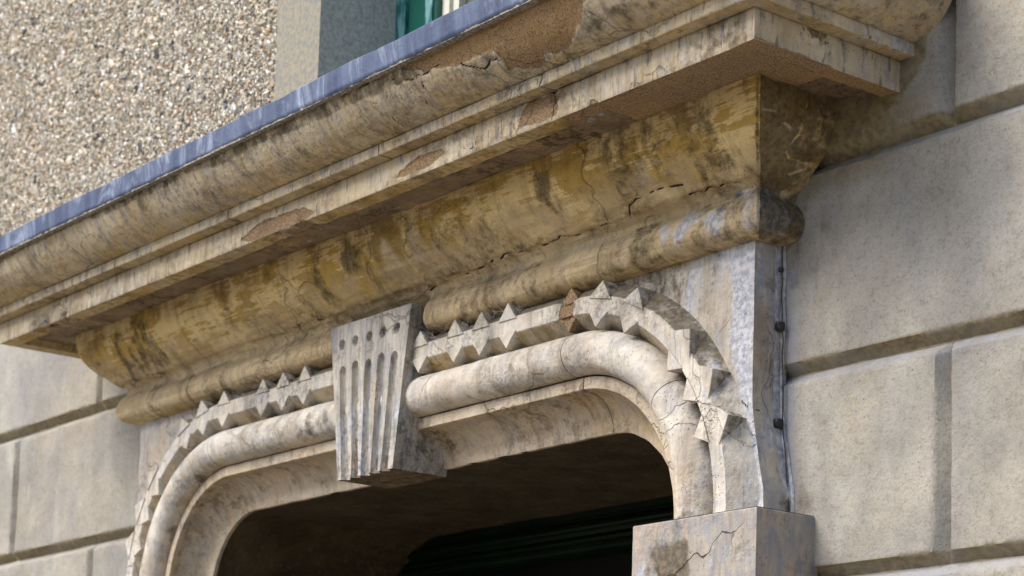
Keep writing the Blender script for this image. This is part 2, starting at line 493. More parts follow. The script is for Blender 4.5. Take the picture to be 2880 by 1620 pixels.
# ------------------------------------------------------------------ surveyed features (metres, world)
BARE1 = [(-1.744, -0.422, 3.224), (-1.663, -0.422, 3.247), (-1.553, -0.422, 3.249), (-1.435, -0.422, 3.244), (-1.381, -0.422, 3.216), (-1.453, -0.421, 3.204), (-1.569, -0.422, 3.205), (-1.69, -0.422, 3.207)]
BARE2 = [(-1.017, -0.422, 3.219), (-0.988, -0.422, 3.231), (-0.923, -0.422, 3.25), (-0.825, -0.422, 3.247), (-0.808, -0.422, 3.231), (-0.872, -0.422, 3.218), (-0.971, -0.422, 3.215)]
BARE3 = [(-0.526, -0.422, 3.224), (-0.521, -0.422, 3.252), (-0.493, -0.422, 3.272), (-0.422, -0.422, 3.271), (-0.389, -0.422, 3.258), (-0.391, -0.422, 3.216), (-0.461, -0.422, 3.214)]
BARE4 = [(-0.787, -0.566, 3.39), (-0.628, -0.568, 3.394), (-0.41, -0.566, 3.389), (-0.272, -0.565, 3.385), (-0.154, -0.552, 3.362), (-0.191, -0.526, 3.331), (-0.251, -0.499, 3.313), (-0.383, -0.476, 3.304), (-0.457, -0.495, 3.311), (-0.454, -0.542, 3.347), (-0.582, -0.545, 3.35), (-0.704, -0.551, 3.36)]
DARK1 = [(-1.882, -0.569, 3.397), (-1.762, -0.569, 3.398), (-1.585, -0.569, 3.397), (-1.32, -0.569, 3.398), (-1.388, -0.568, 3.395), (-1.515, -0.568, 3.396), (-1.626, -0.569, 3.397), (-1.706, -0.565, 3.385), (-1.808, -0.567, 3.393)]
DARK2 = [(-2.957, -0.569, 3.397), (-2.679, -0.568, 3.395), (-2.222, -0.566, 3.389), (-2.513, -0.564, 3.384), (-2.752, -0.565, 3.386), (-2.884, -0.562, 3.378)]
SOFB = [(-0.37, -0.411, 3.204), (-0.223, -0.415, 3.204), (-0.119, -0.416, 3.204), (0.001, -0.403, 3.204), (-0.126, -0.29, 3.23), (-0.262, -0.294, 3.23), (-0.348, -0.312, 3.23), (-0.379, -0.403, 3.204)]
LICH = [(-0.163, -0.54, 3.345), (-0.049, -0.533, 3.338), (0.093, -0.488, 3.307), (0.062, -0.46, 3.3), (-0.069, -0.462, 3.3), (-0.201, -0.469, 3.303), (-0.2, -0.502, 3.315)]
CRK1 = [(-2.883, -0.535, 3.34), (-2.704, -0.561, 3.377), (-2.697, -0.524, 3.329)]
CRK2 = [(-0.869, -0.547, 3.354), (-0.905, -0.505, 3.316), (-0.9, -0.474, 3.304)]
CRK3 = [(-0.747, -0.555, 3.366), (-0.736, -0.539, 3.344), (-0.765, -0.507, 3.317)]
CRK4 = [(-1.036, -0.567, 3.393), (-0.892, -0.567, 3.393), (-0.779, -0.554, 3.365), (-0.704, -0.551, 3.36), (-0.661, -0.554, 3.365), (-0.584, -0.544, 3.349), (-0.533, -0.525, 3.33), (-0.505, -0.525, 3.33), (-0.466, -0.527, 3.332)]
CRK5 = [(-1.449, -0.547, 3.354), (-1.475, -0.507, 3.317), (-1.453, -0.46, 3.281)]
CRKL1 = [(-2.79, -0.141, 3.072), (-2.667, -0.13, 3.06), (-2.537, -0.133, 3.063), (-2.395, -0.123, 3.035), (-2.371, -0.124, 3.049), (-2.109, -0.124, 3.046), (-2.062, -0.126, 3.055), (-1.976, -0.132, 3.062), (-1.933, -0.14, 3.07), (-1.847, -0.134, 3.064), (-1.763, -0.136, 3.065), (-1.696, -0.128, 3.057)]
CRKL2 = [(-1.181, -0.125, 3.051), (-1.138, -0.132, 3.061), (-1.032, -0.135, 3.065), (-0.937, -0.145, 3.076), (-0.856, -0.134, 3.064), (-0.749, -0.14, 3.07), (-0.72, -0.144, 3.075), (-0.686, -0.135, 3.065), (-0.626, -0.136, 3.066), (-0.58, -0.138, 3.068), (-0.477, -0.135, 3.064), (-0.451, -0.157, 3.086), (-0.336, -0.168, 3.094), (-0.266, -0.161, 3.089)]
CRKL3 = [(-0.293, -0.136, 3.066), (-0.201, -0.143, 3.073), (-0.131, -0.137, 3.067), (-0.093, -0.126, 3.054)]
CRKL0 = [(-1.744, -0.123, 3.045), (-1.705, -0.122, 3.041), (-1.582, -0.126, 3.053), (-1.444, -0.13, 3.059), (-1.322, -0.125, 3.053), (-1.25, -0.126, 3.054)]
STA1 = [(-0.711, -0.241, 3.231), (-0.639, -0.236, 3.191), (-0.626, -0.222, 3.149), (-0.659, -0.207, 3.132), (-0.655, -0.179, 3.103), (-0.642, -0.153, 3.083), (-0.685, -0.186, 3.109), (-0.716, -0.209, 3.135), (-0.715, -0.236, 3.19)]
STA2 = [(-1.533, -0.241, 3.231), (-1.477, -0.239, 3.208), (-1.436, -0.234, 3.18), (-1.454, -0.214, 3.14), (-1.503, -0.2, 3.123), (-1.568, -0.215, 3.141)]
STA3 = [(-0.457, -0.164, 3.091), (-0.366, -0.166, 3.092), (-0.352, -0.153, 3.083), (-0.399, -0.136, 3.066), (-0.498, -0.135, 3.064), (-0.618, -0.136, 3.066), (-0.668, -0.137, 3.068), (-0.561, -0.154, 3.083)]
STA4 = [(-1.003, -0.176, 3.101), (-0.918, -0.173, 3.099), (-0.85, -0.164, 3.091), (-0.749, -0.152, 3.082), (-0.755, -0.141, 3.071), (-0.854, -0.136, 3.066), (-0.935, -0.147, 3.078), (-1.028, -0.138, 3.069), (-1.133, -0.135, 3.065), (-1.093, -0.159, 3.088)]
STA5 = [(-2.851, -0.24, 3.216), (-2.786, -0.239, 3.205), (-2.823, -0.209, 3.135), (-2.824, -0.158, 3.087), (-2.874, -0.123, 3.037), (-2.927, -0.138, 3.069), (-2.879, -0.193, 3.115)]
STA6 = [(-1.864, -0.177, 3.102), (-1.761, -0.163, 3.091), (-1.664, -0.15, 3.08), (-1.696, -0.128, 3.057), (-1.799, -0.139, 3.069), (-1.869, -0.161, 3.089)]
STA7 = [(-1.25, -0.145, 3.076), (-1.148, -0.15, 3.08), (-1.133, -0.135, 3.065), (-1.181, -0.125, 3.051), (-1.25, -0.126, 3.054)]
WH1 = [(-1.21, -0.241, 3.229), (-1.198, -0.228, 3.162), (-1.195, -0.185, 3.108), (-1.171, -0.133, 3.063), (-1.228, -0.142, 3.072), (-1.244, -0.194, 3.117), (-1.242, -0.228, 3.161)]
WH2 = [(-1.358, -0.237, 3.194), (-1.324, -0.235, 3.182), (-1.319, -0.205, 3.13), (-1.3, -0.155, 3.084), (-1.384, -0.172, 3.097), (-1.372, -0.213, 3.139)]
WH3 = [(-0.362, -0.217, 3.144), (-0.34, -0.207, 3.132), (-0.328, -0.175, 3.1), (-0.285, -0.144, 3.074), (-0.304, -0.125, 3.028), (-0.372, -0.123, 3.044), (-0.334, -0.145, 3.076), (-0.372, -0.184, 3.108)]
BLU1 = [(-0.388, -0.126, 3.024), (-0.351, -0.124, 3.048), (-0.306, -0.124, 3.047), (-0.298, -0.129, 2.963), (-0.358, -0.133, 2.975)]
BLU2 = [(-0.306, -0.124, 3.047), (-0.178, -0.122, 3.041), (-0.087, -0.126, 3.055), (-0.081, -0.123, 2.958), (-0.176, -0.121, 2.957), (-0.292, -0.134, 2.979)]
DKT1 = [(-0.96, -0.126, 3.022), (-0.896, -0.126, 3.025), (-0.862, -0.128, 3.017), (-0.859, -0.135, 2.996), (-0.932, -0.134, 3.0)]
DKT2 = [(-0.529, -0.13, 3.011), (-0.492, -0.126, 3.023), (-0.472, -0.125, 3.028), (-0.494, -0.135, 2.98), (-0.488, -0.127, 2.961), (-0.513, -0.13, 2.966)]
RC1 = [(-0.022, -0.153, 3.094), (-0.001, -0.104, 3.111), (0.037, -0.096, 3.158), (0.048, -0.096, 3.199), (0.05, -0.111, 3.22)]
RC2 = [(-0.001, -0.104, 3.111), (-0.009, -0.037, 3.105), (-0.01, 0.013, 3.104)]
RC3 = [(0.04, -0.215, 3.166), (0.041, -0.182, 3.17), (0.035, -0.153, 3.153), (0.031, -0.125, 3.148), (0.037, -0.096, 3.158)]
RC4 = [(-0.049, -0.092, 3.071), (-0.035, -0.059, 3.084), (-0.019, -0.027, 3.097)]


# ------------------------------------------------------------------ ground, pavement
def sheet(name, x0, x1, y0, y1, z, mat):
    return mk(name, [(x0, y0, z), (x1, y0, z), (x1, y1, z), (x0, y1, z)], np.array([(0, 1, 2, 3)]), mat, smooth=False)
g = sheet('ground', -900, 900, -900, 900, -0.13, M['ground']); tag(g, kind='structure')
V, Fa = box(-40, 40, -3.9, 0.03, -0.30, 0.0)
g = mk('pavement', V, Fa, M['paving'], smooth=False); tag(g, kind='structure')
V, Fa = box(-40, 40, -4.05, -3.9, -0.30, 0.004)
g = mk('kerb', V, Fa, M['mortar'], smooth=False); tag(g, kind='structure')

# ------------------------------------------------------------------ ashlar wall
wall = empty('ashlar_wall', (-1.5, 0.2, 0.0)); wall['kind'] = 'thing'
tag(wall, 'pale rusticated ashlar ground storey wall either side of the doorcase', 'wall')
ZJ_R = [2.211 - .45 * k for k in range(4, -1, -1)] + [2.662, 3.111, 3.56]
ZJ_L = [2.169 - .455 * k for k in range(4, -1, -1)] + [2.624, 3.079, 3.56]
def soft(sd, w=.03):
    return np.clip(.5 - sd / w, 0, 1)
SMEAR = [(0.277, 3.231), (0.296, 3.262), (0.305, 3.301), (0.338, 3.333), (0.345, 3.56), (0.15, 3.56), (0, 3.25), (-0.12, 3.14), (-0.12, 3.085), (0.031, 3.085), (0.108, 3.09), (0.113, 3.132), (0.157, 3.156), (0.226, 3.184)]
def stone_block(x0, x1, z0, z1, cut_left=False, cut_right=False, seed=0, under=1.0):
    step = .011 if z1 > 1.9 and x1 > -5 and x0 < 1.7 else .08
    nx = max(4, int((x1 - x0) / step)); nz = max(4, int((z1 - z0) / step))
    cd = .024                                   # chamfer width, depth .03
    def line(a, b, n, ca, cb):
        s = list(np.linspace(a + (cd if ca else 0), b - (cd if cb else 0), n))
        if ca: s = [a, a + cd * .35, a + cd * .8] + s
        if cb: s = s + [b - cd * .8, b - cd * .35, b]
        return np.array(s)
    xs = line(x0, x1, nx, not cut_left, not cut_right)
    zs = line(z0, z1, nz, True, True)
    X, Z = np.meshgrid(xs, zs)
    dx = np.minimum(np.where(cut_left, 9, X - x0), np.where(cut_right, 9, x1 - X))
    dz = np.minimum(Z - z0, z1 - Z)
    e = np.clip(np.minimum(dx, dz) / cd, 0, 1)
    e = np.where(e > .9, 1 - (1 - e) * .5, e)
    P = np.stack([X, np.zeros_like(X), Z], -1)
    low = fbm(P + seed * 3.1, 3.2, 4) * .0045 + fbm(P, 22, 3) * .0016
    Y = .030 * (1 - e) + low * 1.0
    edgew = fbm(P + 9, 14, 3) * .003
    X2 = X + edgew * (e < .99); Z2 = Z + fbm(P + 4, 12, 3) * .0035 * ((e > .05) & (e < .99))
    G = np.stack([X2, Y, Z2], -1)
    n = G.shape[0] * G.shape[1]
    och = np.where((Z - z0 < cd * 1.02), .66 * under, 0.0)
    upper = (z1 - Z < cd * 1.1)
    m = white_attr(n)
    mb = np.where(upper, .36, 0.0) + np.where(upper & (X > -.2), .15, 0)
    gm = np.zeros_like(X)
    if x0 > -.5:      # grime and ochre close to the doorcase return
        och = np.maximum(och, np.clip(1.0 - np.hypot((X - .08) / .17, (Z - 3.15) / .085) * .5, 0, .8) * (Z > 2.9) * (Z < 3.24))
        gm = np.clip(.62 - np.abs(X + .07 - .28 * np.clip(Z - 2.93, 0, .2)) / .055 * .45, 0, 1) * (Z > 2.4) * np.where(Z < 2.85, .45, .85)
        gm = np.maximum(gm, np.clip(.75 - np.hypot((X + .03) / .05, (Z - 2.375) / .045) * .45, 0, 1))
        gm = np.maximum(gm, np.clip(.5 - np.hypot((X - .02) / .05, (Z - 3.0) / .14) * .3, 0, 1))
        mb = np.maximum(mb, np.clip(.62 - np.abs(X + .085) / .02 * .2, 0, 1) * (Z < 2.9) * (Z > 2.4))
    if x0 > -.5 and z1 > 2.9 and x0 < 0:
        # ragged render smeared from the hood's end on to the wall
        sm = sdist_poly(X + fbm(P, 30, 3) * .008, Z + fbm(P + 3, 30, 3) * .008, SMEAR)
        q = soft(sm, .012)
        och = np.maximum(och, q * (.85 + .6 * fbm(P, 9, 3)))
        gm = np.maximum(gm, q * np.clip(.15 + .8 * fbm(P + 5, 12, 4), 0, .6))
        G[..., 1] -= q * (.006 + .003 * fbm(P, 40, 3))
    m[:, 2] = mb.ravel(); m[:, 1] = gm.ravel(); m[:, 0] = (seed * .61803) % 1.0
    return mk('stone_block', G.reshape(-1, 3), quads(*G.shape[:2]), M['ashlar'], wall, {'och': och.ravel(), 'm': m}, sharp=50)
def course_joints(k, phase, lo, hi):
    xs = []
    x = phase - 8 * 1.268
    while x < hi:
        if x > lo: xs.append(x)
        x += 1.268
    return xs
sd = 0
for k in range(len(ZJ_R) - 1):                   # right of the doorcase
    ph = .353 if k in (4, 6, 2, 0) else .353 + .634
    js = [j for j in course_joints(k, ph, .2, 3.0)]
    x = -.20; first = True
    for j in js + [3.2]:
        sd += 1
        stone_block(x, j, ZJ_R[k], ZJ_R[k + 1], cut_left=first, seed=sd)
        x = j; first = False
for k in range(len(ZJ_L) - 1):                   # left of the doorcase
    ph = -3.408 if k in (4, 6, 2, 0) else -3.408 - .634
    js = sorted(j for j in course_joints(k, ph, -8, -2.9))
    x = -8.2; first = True
    for j in js + [-2.80]:
        if j - x < .1: continue
        sd += 1
        stone_block(x, j, ZJ_L[k], ZJ_L[k + 1], cut_left=first, cut_right=(j == -2.80), seed=sd)
        x = j; first = False
for k in range(5, 7):                            # hidden courses behind the hood
    stone_block(-2.80, -.20, max(ZJ_R[k], 2.97), ZJ_R[k + 1], True, True, seed=50 + k)
def core(name, x0, x1, y0, y1, z0, z1, mat, par):
    V, Fa = box(x0, x1, y0, y1, z0, z1)
    return mk(name, V, Fa, mat, par, smooth=False)
core('wall_core', -8.2, -2.72, .029, .62, 0, 3.56, M['recess'], wall)
core('wall_core', -.30, 3.2, .029, .62, 0, 3.56, M['recess'], wall)
core('wall_core', -2.72, -.30, .029, .74, 2.99, 3.56, M['recess'], wall)
core('lintel_light_block', -2.72, -.30, .012, .74, 2.640, 2.99, M['recess'], wall)  # unseen fill over the intrados, added to block sky through the gap

# ------------------------------------------------------------------ hood / cornice / frieze: mitred sweeps round three sides
XR0, XL0 = -.190, -2.848
door = empty('door_surround', (-1.5, 0.0, 0.0)); door['kind'] = 'thing'
tag(door, 'weathered stucco door surround with a heavy moulded hood, cove, dogtooth ring and fluted keystone', 'door surround')

def hood_sweep(name, prof, mat, mask, disp=.0016, colstep=.0042, ripple=None, ends=True, oback=0.0, kind=None):
    P = np.asarray(prof)
    o, z = P[:, 0], P[:, 1]
    nf = int(2.9 / colstep); nr = int(.5 / (colstep * 1.6))
    cols = []
    for i in range(nr):                                         # left return, wall -> mitre
        t = i / nr
        cols.append(np.stack([XL0 - o, -(oback + (o - oback) * t), z], -1))
    for i in range(nf + 1):
        t = i / nf
        cols.append(np.stack([(XL0 - o) * (1 - t) + (XR0 + o) * t, -o, z], -1))
    for i in range(1, nr + 1):
        t = i / nr
        cols.append(np.stack([XR0 + o, -(o + (oback - o) * t), z], -1))
    G = np.stack(cols, 1)                                       # rows = profile, cols = run
    if ripple is not None: G = ripple(G)
    N = gnormals(G)
    fl = np.sign((N[:, nr + nf // 2, 1]).mean()); N = N * (-fl if fl != 0 else 1)
    d = fbm(G, 5.5, 3) * disp * 1.3 + fbm(G, (9, 26, 26), 3) * disp * .8 + fbm(G, 60, 2) * disp * .35
    m = white_attr(G.shape[0] * G.shape[1]).reshape(*G.shape[:2], 4)
    och = np.zeros(G.shape[:2]); crk = np.zeros(G.shape[:2])
    d = mask(G, m, och, crk, d)
    # round and chip the arrises a little
    G2 = G + N * d[..., None]
    return mk(name, G2.reshape(-1, 3), quads(*G.shape[:2], flip=fl > 0), mat, door,
              {'m': m.reshape(-1, 4), 'och': och.ravel(), 'crk': crk.ravel()}, sharp=42, kind=kind)

def warp(G, a=.012):
    return G[..., 0] + fbm(G, 18, 4) * a, G[..., 2] + fbm(G + 5, 18, 4) * a * .6
def polymask(G, pts, w=.03, a=.012, front=True, ax=(0, 2)):
    pts = np.array(pts)
    X, Z = G[..., ax[0]] + fbm(G, 18, 4) * a, G[..., ax[1]] + fbm(G + 5, 18, 4) * a * .6
    sdv = np.full(X.shape, 9.0)
    lo = pts[:, ax[0]].min() - .08; hi = pts[:, ax[0]].max() + .08
    sel = (G[..., 0] > lo) & (G[..., 0] < hi)
    sdv[sel] = sdist_poly(X[sel], Z[sel], [(p[ax[0]], p[ax[1]]) for p in pts])
    return soft(sdv, w)
def crackmask(G, pts, w=.012, amp=.006, seed=1):
    q = wiggle(pts, amp=amp, seed=seed)
    A = np.array(q)
    out = np.zeros(G.shape[:2])
    sel = np.all((G > A.min(0) - .04) & (G < A.max(0) + .04), axis=-1)
    if sel.any():
        ww = w * .74 * (1 + .4 * fbm(G[sel], 14, 2))
        out[sel] = np.clip(1 - dist_line(G[sel], q) / ww, 0, 1)
    return out

isfront = lambda G: (G[..., 1] < -.02)
# --- cyma under the lead
cyma = spline([(.452, 3.301), (.466, 3.3015), (.490, 3.308), (.519, 3.324), (.545, 3.350), (.562, 3.378), (.570, 3.402)], .0045)
def mask_cyma(G, m, och, crk, d):
    X = G[..., 0]; Z = G[..., 2]
    b = polymask(G, BARE4, .02, .02)
    b2 = polymask(G, [(-.62, 0, 3.41), (-.62, 0, 3.372), (-.35, 0, 3.352), (-.12, 0, 3.36), (-.12, 0, 3.42)], .02, .02)
    b = np.maximum(b, b2)
    strip = soft(-(Z - (3.376 - .014 * np.clip((X + 2.6) / 2.2, -.3, 1) + fbm(G, (5, 5, 5), 4) * .02)), .012) * (X < -.5) * .9
    m[..., 0] = b
    li = polymask(G, LICH, .03, .03)
    m[..., 1] = np.maximum(np.clip(li * .75, 0, 1) * .8, strip * .66)
    side = (X > .20)
    m[..., 1] = np.where(side, .42, m[..., 1])
    och[:] = np.clip(.22 - .2 * (Z - 3.33) / .05, 0, .4) + .06 * (X < -1)
    for i, L in enumerate((CRK2, CRK3, CRK4)):
        crk[:] = np.maximum(crk, crackmask(G, L, .009, .006, i))
    return d - .0045 * np.clip((m[..., 0] - .4) * 5, 0, 1) + np.where(m[..., 0] > .5, fbm(G, 70, 3) * .0022, 0) - .002 * crk
hood_sweep('cyma_moulding', cyma, M['corn'], mask_cyma)
# --- fillet above the corona
fil = resample([(.38, 3.3005), (.452, 3.3005), (.4585, 3.2995), (.4600, 3.296), (.4600, 3.2745), (.458, 3.2722), (.40, 3.2720)], .005)
def mask_fil(G, m, och, crk, d):
    X = G[..., 0]; Z = G[..., 2]
    m[..., 2] = .12 + .2 * (X > -.45) + .1 * fbm(G, 3, 3)
    m[..., 1] = np.clip(.18 + .5 * fbm(G, (3, 3, 6), 4), 0, .5) + .18 * (X > .05)
    m[..., 0] = .35 * np.clip(fbm(G, 6, 4) * 2, 0, 1) * (X > -.2)
    och[:] = .18 + .25 * (Z < 3.274)
    for xj in (-2.4, -1.75, -1.03, -.402):
        crk[:] = np.maximum(crk, np.clip(1 - np.abs(X - xj + fbm(G, 30, 2) * .004) / .006, 0, 1) * (Z < 3.3))
    return d - .006 * np.clip(1 - np.hypot(X + .402, Z - 3.29) / .02, 0, 1) * isfront(G)
hood_sweep('hood_fillet', fil, M['corn'], mask_fil, disp=.0016)
# --- corona
cor = resample([(.40, 3.2722), (.419, 3.2722), (.4215, 3.270), (.422, 3.266), (.422, 3.208), (.4205, 3.2045), (.417, 3.2040), (.372, 3.2040), (.367, 3.206), (.366, 3.230)], .0045)
def mask_cor(G, m, och, crk, d):
    X = G[..., 0]; Z = G[..., 2]; fr = isfront(G) & (X < .21)
    for P_ in (BARE1, BARE2, BARE3):
        m[..., 0] = np.maximum(m[..., 0], polymask(G, P_, .02, .008) * fr)
    pk = np.clip(.40 + fbm(G, 9, 5) * .9, 0, 1) * np.clip((X - .12) / .1, 0, 1)
    m[..., 0] = np.maximum(m[..., 0], pk * .62)
    rowi = np.arange(G.shape[0])[:, None] * np.ones(G.shape[1])[None]
    under = rowi > np.argmax(cor[:, 1] < 3.2045) - 1
    m[..., 0] = np.where(under & (X > -.38), .8, m[..., 0])
    m[..., 2] = np.clip(.10 + .22 * np.clip((X + .6) / .5, 0, 1) + .2 * fbm(G, 4, 3), 0, .6)
    m[..., 1] = np.clip(.14 + .5 * fbm(G + 3, (7, 7, 3), 4) + .12 * (X > -.35), 0, .52) * fr
    och[:] = .10 + .22 * under * 2 * (m[..., 0] < .5)
    crk[:] = np.maximum(crackmask(G, [(-.735, -.422, 3.225), (-.70, -.422, 3.216), (-.685, -.422, 3.23), (-.683, -.422, 3.207)], .008, .004, 5), 0)
    for xj in (-.405, -2.79, -1.30, -2.1):
        crk[:] = np.maximum(crk, np.clip(1 - np.abs(X - xj + fbm(G, 25, 2) * .006) / .006, 0, 1) * fr * (Z > 3.2045) * (.9 if xj in (-2.79, -.405) else .6))
    # chips out of the lower arris
    chip = 0
    for cx, cz, r, dp in ((-2.955, 3.212, .055, .022), (-2.80, 3.206, .02, .012), (-.27, 3.206, .014, .008), (.235, 3.205, .05, .006), (-1.44, 3.206, .03, .006), (-1.62, 3.204, .04, .005), (-.402, 3.262, .02, .008)):
        q = np.hypot((X + fbm(G, 40, 3) * .02 - cx), (Z + fbm(G + 8, 40, 3) * .02 - cz) * 1.5) / r
        chip = chip + dp * np.clip(1.25 - q, 0, 1) ** .6 * (G[..., 1] < -.2)
        if r > .05 and cx < 0: m[..., 1] = np.maximum(m[..., 1], np.clip(1.2 - q, 0, 1) * .62); m[..., 2] = np.maximum(m[..., 2], np.clip(1.2 - q, 0, 1) * .7)
    rough = np.where(m[..., 0] > .45, fbm(G, 75, 3) * .0022 - .0035, 0)
    return d - chip + rough - .002 * crk
hood_sweep('corona', cor, M['corn'], mask_cor, disp=.0013)
# --- soffit of the corona
sof = resample([(.3655, 3.2300), (.24, 3.2310)], .006)
def mask_sof(G, m, och, crk, d):
    X = G[..., 0]; Y = G[..., 1]
    edge = -.36 + .18 * fbm(G, 4, 4)
    m[..., 0] = np.clip(.5 + (X - edge) / .12, 0, 1) * np.where(X > .04, np.clip(.5 + (-.13 - Y) / .05, 0, 1), 1)
    m[..., 1] = np.clip(.24 + .8 * fbm(G, (3, 12, 9), 5), 0, .7)
    m[..., 1] = np.where((X > .04) & (Y > -.14), .55, m[..., 1])
    m[..., 2] = np.clip(fbm(G + 7, (4, 30, 9), 4), 0, .35)
    och[:] = .2
    crk[:] = crackmask(G, [(.05, -.14, 3.23), (.09, -.12, 3.23), (.12, -.07, 3.23), (.2, -.06, 3.23)], .007, .006, 8)
    return d * 1.6 + fbm(G, (6, 14, 6), 4) * .0025
hood_sweep('corona_soffit', sof, M['csoff'], mask_sof, disp=.0022)
# --- the great cove and the torus below it
COVE = [(.085, 2.945), (.100, 2.9465), (.116, 2.951), (.133, 2.960), (.1425, 2.976), (.1425, 2.996), (.134, 3.018), (.1195, 3.036), (.1165, 3.050), (.128, 3.063), (.147, 3.077), (.169, 3.095), (.192, 3.114), (.211, 3.136), (.226, 3.158), (.235, 3.183), (.240, 3.212), (.241, 3.232)]
cov = spline(COVE, .0042)
def cove_ripple(G):
    X = G[..., 0]; Z = G[..., 2]; Y = G[..., 1]
    lowm = np.clip((3.055 - Z) / .02, 0, 1)
    rip = (fbm(np.stack([X, X * 0, X * 0], -1), (22, 1, 1), 3) * .0045 + fbm(np.stack([X, X * 0, X * 0], -1), (60, 1, 1), 2) * .0018)
    # torus dies in a rounded end beside the keystone
    t = np.clip((X + 1.315) / .042, 0, 1)
    endm = np.sqrt(np.clip(1 - (1 - t) ** 2, 0, 1))
    inside = (X > -1.70) & (X < -1.25)
    k = np.where(inside & (X < -1.315), 0, np.where(inside, endm, 1.0))
    k = np.where(X < -1.66, 1.0, k)
    k = 1 - (1 - k) * lowm
    fr = isfront(G) & (Y < -.05)
    Yn = np.where(fr & (X > -2.9) & (X < -.12), -.085 + (Y + .085) * k, Y)
    Yn = Yn - rip * lowm * (Y < -.05)
    return np.stack([X, Yn, Z], -1)
def mask_cov(G, m, och, crk, d):
    X = G[..., 0]; Z = G[..., 2]; Y = G[..., 1]
    right = X > (XR0 - Y) + .004 - .0
    right = (X + Y * -1 * 0 > -10) & (X > XR0 + .09) & (Y > -(X - XR0) + .006)
    up = np.clip((Z - 3.04) / .05, 0, 1)
    och[:] = .26 * up + .14 + .55 * np.clip((Z - 3.11) / .08, 0, 1)
    och[:] += .22 * fbm(G, 2.8, 3)
    m[..., 1] = np.clip(.30 * np.clip(1.6 * fbm(G + 21, (3.2, 2, 2), 4) + .35, 0, 1.4), 0, .46)
    m[..., 1] = np.maximum(m[..., 1], np.clip(.12 + 1.25 * fbm(G + 40, (9, 1.6, 1.6), 4), 0, .58) * up)
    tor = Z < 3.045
    m[..., 1] = np.maximum(m[..., 1], np.where(tor, np.clip(.40 + .35 * fbm(G + 31, (5, 9, 9), 4) - np.abs(Z - 2.948) / .016 * .2, 0, .6), 0))  # torus foot: soft brown stain, deepened as painted shade on the underside
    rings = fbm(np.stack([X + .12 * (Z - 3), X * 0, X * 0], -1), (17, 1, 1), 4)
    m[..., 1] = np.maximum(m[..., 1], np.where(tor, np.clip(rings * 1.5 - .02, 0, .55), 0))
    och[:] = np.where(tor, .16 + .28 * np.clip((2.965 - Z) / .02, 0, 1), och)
    for i, P_ in enumerate((STA1, STA2, STA3, STA4, STA5, STA6, STA7, DKT1, DKT2)):
        m[..., 1] = np.maximum(m[..., 1], polymask(G, P_, .055, .018) * .74)
    # stain along the long crack, with the waist's shade painted in
    m[..., 1] = np.maximum(m[..., 1], np.clip(.60 - np.abs(Z - 3.068 - .012 * fbm(G, 3, 2)) / .022 * .4, 0, 1) * np.clip(.55 + fbm(G + 3, (4, 9, 9), 3) * 1.8, 0, 1))
    m[..., 1] = np.maximum(m[..., 1], .46 * np.clip((Z - 3.215) / .015, 0, 1) * np.clip(.6 + 2 * fbm(G, 9, 3), 0, 1))
    for P_ in (WH1, WH2, WH3):
        q = polymask(G, P_, .03, .012)
        m[..., 2] = np.maximum(m[..., 2], q * .46); och[:] = och * (1 - .8 * q); m[..., 1] *= (1 - q * .8)
    for P_ in (BLU1, BLU2):
        q = polymask(G, P_, .06, .02)
        m[..., 2] = np.maximum(m[..., 2], q * .62); och[:] = och * (1 - .8 * q)
    m[..., 2] = np.maximum(m[..., 2], np.clip((X + .16) / .05, 0, .55) * (Z < 3.05) * (Z > 2.955))
    for i, L in enumerate((CRKL1, CRKL0, CRKL2, CRKL3)):
        crk[:] = np.maximum(crk, crackmask(G, L, .0085, .006, 11 + i))
    crk[:] = np.maximum(crk, crackmask(G, [(-1.25, -.126, 3.054), (-1.215, -.126, 3.055), (-1.18, -.126, 3.052)], .012, .004, 31))
    crk[:] = np.maximum(crk, crackmask(G, [(-1.30, -.11, 3.0), (-1.285, -.12, 3.03), (-1.25, -.126, 3.054)], .010, .004, 32))
    # soot gathering towards the front right corner
    cor_ = np.clip((X + .55) / .45, 0, 1) * isfront(G)
    m[..., 1] = np.maximum(m[..., 1], np.clip(.30 + 1.1 * fbm(G + 50, (5, 3, 3), 5), 0, .72) * cor_)
    m[..., 1] = np.maximum(m[..., 1], .62 * np.clip(1 - np.abs(X - (XR0 - Y)) / .012, 0, 1) * (Z > 3.08))
    # return side: dirt and occlusion shade painted together, mapped with pale healed cracks
    m[..., 1] = np.where(right, np.clip(.72 + .55 * fbm(G, 5, 4) + .10 * (Z > 3.19), 0, .95), m[..., 1])
    och[:] = np.where(right & (Z > 3.05), .55, och)
    for i, L in enumerate((RC1, RC2, RC3, RC4)):
        q = crackmask(G, L, .0075, .008, 21 + i)
        m[..., 2] = np.maximum(m[..., 2], np.clip(q * 1.2, 0, .44)); m[..., 1] *= (1 - np.clip(q * 1.2, 0, 1) * .42)
    m[..., 2] = np.maximum(m[..., 2], right * np.clip(.8 - np.hypot(Y + .05, Z - 2.99) / .04 * .5, 0, 1))
    dd = d + fbm(G, (2.6, 5, 5), 3) * .006
    step = .004 * np.clip((Z - 3.068 + .01 * fbm(G, 8, 3)) / .006, 0, 1)
    return dd + step * np.clip((3.10 - Z) / .03, 0, 1) - .0045 * crk
hood_sweep('cove_and_torus', cov, M['cove'], mask_cov, disp=.0018, colstep=.0036, ripple=cove_ripple)
